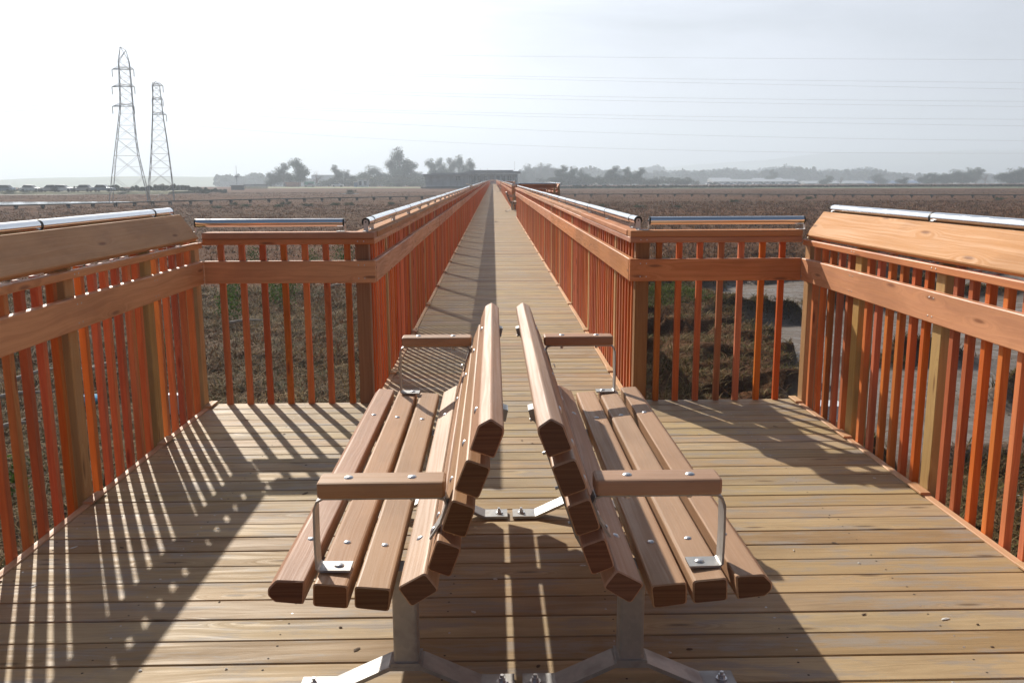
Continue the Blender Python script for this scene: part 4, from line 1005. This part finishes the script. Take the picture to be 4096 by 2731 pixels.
for nm, a, b, c_ in wd_: wire([(a[0], a[1], 116 if a[0] < 350 else 122), (b[0], b[1], 122), (c_[0], c_[1], 116)], nm+' power line crossing the sky to the right of the pylons')
for nm, a, c_ in [('topmost', (276, 110), (-60, 128)), ('second', (257, 146), (-60, 160)), ('third', (257, 150), (-60, 174)), ('fourth', (257, 188), (-60, 206)), ('fifth', (257, 192), (-60, 216)), ('sixth', (257, 232), (-60, 250)), ('lowest', (257, 238), (-60, 262))]:
    wire([(a[0], a[1], 116), ((a[0]+c_[0])/2, (a[1]+c_[1])/2+1, 114), (c_[0], c_[1], 110)], nm+' power line running left from the taller pylon')

# ------------------------------------------------------------------ old catwalk across the marsh
M_old = plain('weathered_timber', (.07, .065, .055), .9, nscale=4, namt=.3)
cpath = [(-75, 82), (-50, 90), (-42, 99), (-38, 107), (-24, 120), (-10, 130), (-.95, 136)], [(1.1, 139), (9, 143), (32, 138), (54, 128), (73, 121), (95, 112)]
for w, path in enumerate(cpath):
    root = empty('catwalk', (path[0][0], path[0][1], GZ), ('left', 'right')[w]+' part of the narrow plank catwalk crossing the marsh', 'catwalk', 'plank catwalk on short posts')
    o0 = Vector((path[0][0], path[0][1], 0)); mb = MB(); acc = 0
    for a, b in zip(path, path[1:]):
        A = Vector((a[0], a[1], 0))-o0; B = Vector((b[0], b[1], 0))-o0; d = (B-A); L = d.length; d.normalize(); n = Vector((-d.y, d.x, 0))
        mb.extrude(rect(-.16, .38, .16, .50), A, n, (0, 0, 1), d, L) if n.cross(Vector((0, 0, 1))).dot(d) > 0 else mb.extrude(rect(-.16, .38, .16, .50)[::-1], A, n, (0, 0, 1), d, L)
        s = acc
        while s < L:
            p = A+d*s; m2 = MB(); 
            for sg in (-1, 1): m2.tube(p+n*sg*.22+Vector((0, 0, -.3)), p+n*sg*.15+Vector((0, 0, .38)), .07, n=5)
            m2.box((p.x-.2, p.y-.06, .2), (p.x+.2, p.y+.06, .375)); m2.build('support', M_old, root); s += 2.6
        acc = s-L
    mb.build('walkway', M_old, root)

# ------------------------------------------------------------------ building at the end of the boardwalk
YB = 272.0
M_wall = plain('blue_grey_siding', (.30, .345, .38), .8, nscale=.8, namt=.12); M_roof = plain('roof_edge', (.22, .24, .26), .7); M_glass = plain('window_glass', (.05, .07, .08), .1); M_dk = plain('dark_opening', (.06, .06, .06), .9)
root = empty('nature_center', (at(1080, 420, YB)[0], YB, GZ), 'long low blue grey flat roofed building on piles where the boardwalk ends', 'building')
ox = root.location.x
def bx(name, x0, y0, x1, y1, d0, d1, mat, par=None, n=1):
    a = at(x0, y0, YB); b = at(x1, y1, YB); mb = MB(); mb.box((a[0]-ox, d0, b[2]-GZ), (b[0]-ox, d1, a[2]-GZ)); return mb.build(name, mat, par or root)
w1 = bx('wall', 977, 404, 1076, 428.5, 0, 14, M_wall); w2 = bx('wall', 1076.05, 400, 1188, 428.4, 1, 15, M_wall)
bx('roof', 971, 400, 1090, 403.9, -1.5, 15.5, M_roof); bx('roof', 990, 397.2, 1082, 399.9, 3, 13, M_roof); bx('roof', 1068, 394, 1195, 398.8, -1.2, 16, M_roof); bx('roof', 1078, 391, 1180, 392.6, 2, 14, M_roof)
bx('clerestory', 1080, 392.7, 1178, 393.9, 3, 13, M_glass)
for x in (991, 1010, 1034, 1050, 1064): bx('panel_batten', x, 404.2, x+1.0, 428.3, -.12, -.01, M_roof, w1)
bx('window', 1047, 405, 1057, 414, -.06, -.015, M_glass, w1)
for x in (1083, 1096, 1112, 1126, 1140, 1152, 1166, 1178): bx('window', x, 404, x+8, 420, .93, .985, M_glass, w2)
for x in (1066, 1078, 1104, 1119, 1135, 1151, 1170, 1188): bx('veranda_post', x, 399, x+1.1, 429, -1.1, -.8, M_roof)
for x in (1070, 1102, 1119, 1183): bx('roof_mast', x, 387, x+.7, 391, 7, 7.1, M_roof)
bx('flagpole', 1183.0, 370, 1183.5, 390.9, 6, 6.05, M_roof)
bx('platform', 968, 429, 1215, 431.5, -3, 18, M_old)
bx('platform_railing', 1190, 423.5, 1216, 424.2, -2.9, -2.8, M_old)
for x in range(972, 1215, 9): bx('pile', x, 431.6, x+1.3, 436.5, -2.2, -1.9, M_old)
for x in range(1191, 1216, 4): bx('railing_post', x, 424.2, x+.4, 429, -2.9, -2.8, M_old)

# ------------------------------------------------------------------ small things on the far shore
def simple(name, x0, y0, x1, y1, Y, dep, mat, label, cat, roof=None, doors=0, pitch=0):
    a = at(x0, y0, Y); b = at(x1, y1, Y); w = (b[0]-a[0])/2; g0 = glev(Y+dep); h = a[2]-g0
    r = empty(name, ((a[0]+b[0])/2, Y, g0), label, cat)
    m = MB(); m.box((-w, 0, -.2), (w, dep, h)); wl = m.build('wall', mat, r)
    if roof:
        m = MB(); ov = .3
        if pitch: m.extrude([(-ov, h+.01), (dep+ov, h+.01), (dep/2, h+pitch)], (-w-ov, 0, 0), (0, 1, 0), (0, 0, 1), (1, 0, 0), 2*w+2*ov)
        else: m.box((-w-ov, -ov, h+.005), (w+ov, dep+ov, h+.25))
        m.build('roof', roof, r)
    n = doors
    for k in range(n):
        m = MB(); cx_ = -w+2*w*(k+.5)/n; m.box((cx_-w/n*.55, -.03, h*.25), (cx_+w/n*.55, -.005, h*.8)); m.build('window', M_glass, wl)
    return r
M_or = plain('orange_paint', (.42, .17, .08), .7, nscale=2, namt=.2); M_gr = plain('green_paint', (.03, .22, .14), .6); M_wh = plain('white_paint', (.72, .74, .75), .6); M_pale = plain('pale_metal_roof', (.40, .43, .46), .5); M_blu = plain('blue_roof', (.12, .20, .34), .6); M_beige = plain('beige_wall', (.45, .42, .37), .8)
def container(x0, x1, y0, y1, Y, mat, label, rib=.4):
    a = at(x0, y0, Y); b = at(x1, y1, Y); w = (b[0]-a[0])/2; h = a[2]-GZ
    r = empty('shipping_container', ((a[0]+b[0])/2, Y, GZ), label, 'container')
    m = MB(); m.box((-w, 0, 0), (w, 2.4, h)); m.build('body', mat, r)
    m = MB(); x = -w+.1
    while x < w-.1: m.box((x, -.06, .1), (x+rib*.5, -.003, h-.1)); x += rib
    m.build('ribs', mat, r)
    m = MB()
    for x in (-w-.03, w-.07): m.box((x, -.08, .0), (x+.1, -.062, h+.03))
    m.build('corner_post', M_dk, r); return r
container(655, 688, 418.5, 431, 352, M_or, 'rust orange container standing under the big left trees')
container(699, 720, 417.5, 431, 350, M_gr, 'green container right of the orange one')
simple('storage_shed', 821, 413, 845, 428, 345, 3, M_wh, 'white cabin with two windows under the trees', 'cabin', M_pale, 2)
simple('portable_toilet', 813, 419, 820, 431, 344, 1.2, M_blu, 'blue grey portable toilet beside the white cabin', 'toilet', M_wh)
simple('warehouse', 715, 403, 775, 428, 640, 30, M_pale, 'pale hazy warehouse behind the thin tree', 'building', M_pale)
simple('shed', 533, 428, 540, 432, 300, 3, M_gr, 'small green box beside the left utility pole', 'shed', M_roof)
for i, (x0, x1, y, Yd, m1, m2, lb) in enumerate([(1640, 1830, 417.5, 620, M_beige, M_pale, 'longest pale roofed shed on the right shore'), (1635, 1680, 413.5, 680, M_beige, M_pale, 'short white roofed shed behind the long one'), (1735, 1800, 414, 690, M_beige, M_pale, 'pale gabled shed behind the long one'),
        (1850, 1990, 421.5, 560, M_beige, M_pale, 'long low white roofed building right of the sheds'), (1990, 2120, 421, 600, M_beige, M_blu, 'long low blue roofed building on the right shore'), (1255, 1300, 424, 520, M_beige, M_beige, 'low beige building right of the second bay'), (1340, 1400, 424, 530, M_beige, M_beige, 'low beige building between the dark clumps'), (2190, 2240, 424.5, 560, M_wh, M_wh, 'low white building by the right hand dark trees'), (2080, 2100, 416, 640, M_wh, M_pale, 'small white gable left of the right hand dark trees')]):
    simple('long_shed', x0, y, x1, 429, Yd, 14, m1, lb, 'building', m2, 5, pitch=1.6)
def car(px, Y, ln, col, label, flip=1, py=438.5, grp='cars parked along the road on the left', zb=GZ):
    p = at(px, py, Y); zb = glev(Y) if Y > 400 else zb; r = empty('parked_car', (p[0], Y, zb), label, 'car', grp); s = ln/4.4
    pr = [(-2.2, .3), (2.2, .3), (2.22, .62), (2.0, .82), (1.1, .92), (-2.1, .95), (-2.25, .6)]
    m = MB(); m.extrude([(x*s*flip, z*s) for x, z in pr][::flip], (0, .85*s, 0), (1, 0, 0), (0, 0, 1), (0, -1, 0), 1.7*s, eb=.05); m.build('body', col, r)
    pr = [(-1.7, .94), (1.05, .92), (.35, 1.42), (-1.2, 1.44)]
    m = MB(); m.extrude([(x*s*flip, z*s) for x, z in pr][::flip], (0, .72*s, 0), (1, 0, 0), (0, 0, 1), (0, -1, 0), 1.44*s, eb=.05); m.build('windows', M_glass, r)
    m = MB(); m.extrude([(x*s*flip, z*s) for x, z in [(-1.25, 1.43), (.4, 1.41), (.3, 1.47), (-1.15, 1.49)]][::flip], (0, .7*s, 0), (1, 0, 0), (0, 0, 1), (0, -1, 0), 1.4*s); m.build('roof', col, r)
    for x in (-1.35, 1.4):
        for y in (-.86, .66): m = MB(); m.tube((x*s*flip, y*s, .32*s), (x*s*flip, (y+.2)*s, .32*s), .32*s, n=12); m.build('wheel', M_black, r)
    return r
cw = plain('white_car_paint', (.82, .83, .84), .35); cs = plain('silver_car_paint', (.45, .47, .5), .25, .5); cb_ = plain('blue_grey_car_paint', (.22, .28, .36), .25, .3)
CZ = GZ+.5
m = MB(); a = gp(-200, 446); m.extrude([(-2, -1), (30, -1), (24, .5), (2, .5)], (-150, 188, GZ), (0, 1, 0), (0, 0, 1), (1, 0, 0), 82); tag(m.build('road_embankment', plain('road_verge', (.15, .15, .07), .95, nscale=.2, namt=.4)), 'low embankment carrying the road on the left', kind='structure')
for i, (x, c_, lb) in enumerate([(8, cb_, 'leftmost car, dark, cut by the edge of the view'), (72, cw, 'white car, second from the left on the road'), (115, cs, 'silver car in the middle of the parked row'), (146, cw, 'white car with a bush on its right'), (190, cs, 'grey car half hidden by scrub'), (238, cb_, 'blue grey car farthest right of the row')]):
    car(x, 193, 4.4, c_, lb, 1 if i % 2 else -1, zb=CZ)
car(776, 346, 4.6, cw, 'white van parked by the slim tree on the levee', 1, grp='vehicles on the levee')
car(712, 349, 4.2, cs, 'grey pickup before the green container', -1, grp='vehicles on the levee')
for i in range(16):
    car(1632+i*13+random.uniform(-3, 3), 470+random.uniform(-6, 6), 4.4, (cw, cs, cw, cb_)[i % 4], 'tiny car in the lot before the long pale sheds', 1, grp='cars in the lot before the long sheds')
# utility pole with base hut
p = at(545, 433, 260); r = empty('utility_pole', (p[0], 260, GZ), 'thin utility pole with antennas right of the pylons', 'pole')
m = MB(); m.tube((0, 0, 0), (0, 0, at(545, 381, 260)[2]-GZ), .09, .05, 8); m.build('pole', M_roof, r)
m = MB(); m.box((-.6, -.1, 3.6), (.6, .1, 3.9)); m.tube((-.4, 0, 3.7), (-.4, 0, 4.6), .05, n=6); m.build('antenna', M_roof, r)
m = MB(); m.box((-1.6, -.5, 0), (1.8, .8, 1.2)); m.box((-1.9, -.7, 1.2), (2.1, 1.0, 1.35)); m.build('base_cabinet', M_dk, r)
a = at(560, 430, 285); b = at(615, 430, 285)
r = empty('fence', (a[0], 285, GZ), 'grey slatted fence right of the utility pole', 'fence'); m = MB(); L = b[0]-a[0]; x = 0
while x < L: m.box((x, 0, .1), (x+.16, .04, 1.5)); x += .28
m.build('slats', M_old, r); m = MB(); m.box((0, .045, .4), (L, .09, .5)); m.box((0, .045, 1.2), (L, .09, 1.3)); m.build('fence_rail', M_old, r)

# ------------------------------------------------------------------ litter and debris
def gz(x, y): return float(gheight(np.array([x]), np.array([y]))[0])
def blob(name, px, py, r, mat, label, cat, sq=.5, seed=1):
    q = gp(px, py); R = np.random.default_rng(seed); n = 12; V = []; F = []
    for i in range(7):
        ph = math.pi*i/6
        for j in range(n):
            th = 2*math.pi*j/n; k = r*(1+R.normal(0, .16)); V.append((k*math.sin(ph)*math.cos(th), k*.8*math.sin(ph)*math.sin(th), k*sq*math.cos(ph)))
    F = [(i*n+j, i*n+(j+1) % n, (i+1)*n+(j+1) % n, (i+1)*n+j) for i in range(6) for j in range(n)]
    o = mesh_np(name, np.array(V), np.array(F)[:, ::-1], [mat], smooth=False); o.location = (q[0], q[1], gz(*q)+r*sq*.75+.05); return tag(o, label, cat)
blob('plastic_bag', 203, 928, .15, M_blue, 'crumpled light blue plastic bag in the grass left of the bay', 'bag', seed=2)
m = MB(); m.box((-.09, -.06, 0), (.09, .06, .28), .01, 2); o = m.build('plastic_container', M_white); q = gp(402, 950); o.location = (q[0], q[1], gz(*q)); o.rotation_euler = (0, .1, .3); tag(o, 'white plastic container seen between the left balusters near the corner', 'container')
m = MB(); m.box((-.22, -.12, 0), (.22, .12, .16), .01, 0); m.box((-.24, -.14, .16), (.24, .14, .18), .005, 0); o = m.build('foam_box', M_white); q = gp(1895, 960); o.location = (q[0], q[1], gz(*q)+.02); o.rotation_euler = (.05, .1, .3); tag(o, 'white foam box on the mud behind the right corner balusters', 'box')
m = MB(); q = gp(1695, 640); m.tube((0, 0, -.3), (.03, 0, 1.5), .022, .02, 8); o = m.build('metal_stake', M_bracket); o.location = (q[0], q[1], gz(*q)); tag(o, 'thin grey stake standing in the mud beyond the right cross railing', 'stake')
m = MB(); random.seed(3)
for k in range(9):
    a = random.uniform(0, 6.28); x, y = random.uniform(-.25, .25), random.uniform(-.2, .2); m.tube((x, y, .0), (x+math.cos(a)*.2, y+math.sin(a)*.2, random.uniform(.25, .5)), .014, .005, 5)
o = m.build('dead_branch', plain('dead_wood', (.05, .04, .03), .9)); q = gp(1640, 672); o.location = (q[0], q[1], gz(*q)-.05); tag(o, 'dark tangle of dead twigs at the mud edge', 'branch')
M_drift = plain('driftwood', (.42, .38, .32), .85, nscale=12, namt=.25)
for i, (px, py, L, a) in enumerate([(40, 925, .9, .3), (215, 880, .5, -.4), (245, 870, .4, .5), (90, 880, .7, 1.0), (805, 655, .9, .1), (770, 665, .5, .8), (30, 990, .6, .5), (560, 745, .8, .15), (350, 905, .5, .2)]):
    q = gp(px, py); m = MB(); d = Vector((math.cos(a), math.sin(a), .06)); m.tube(-d*L/2, Vector((.02, .03, .03)), .035, .03, 7); m.tube(Vector((.02, .03, .03)), d*L/2, .03, .014, 7); m.tube(Vector((.02, .03, .03)), d*L*.3+Vector((-.08, .12, .05)), .014, .006, 5)
    o = m.build('driftwood', M_drift); o.location = (q[0], q[1], gz(*q)+.13)
    tag(o, ['longest driftwood stick low at the left edge', 'short driftwood stick above the blue bag', 'short driftwood stick right above the blue bag', 'driftwood stick high at the left edge', 'driftwood stick right of the left cross railing middle', 'short stick beside the boardwalk post', 'driftwood stick lowest at the left edge', 'driftwood stick behind the left cross railing', 'driftwood stick near the white container'][i], 'driftwood', 'driftwood in the grass')

# ------------------------------------------------------------------ haze
m, t, b = new_mat('haze_air'); t.nodes.remove(b)
pv = ND(t, 'ShaderNodeVolumePrincipled', {'Color': (.78, .88, 1.0, 1), 'Density': 0.00085, 'Anisotropy': .3})
t.links.new(pv.outputs[0], [n for n in t.nodes if n.type == 'OUTPUT_MATERIAL'][0].inputs['Volume'])
mb = MB(); mb.box((-4900, -55, -48), (4900, 3600, 170)); hz = mb.build('haze', m); tag(hz, 'thin pale haze over the marsh', kind='stuff')
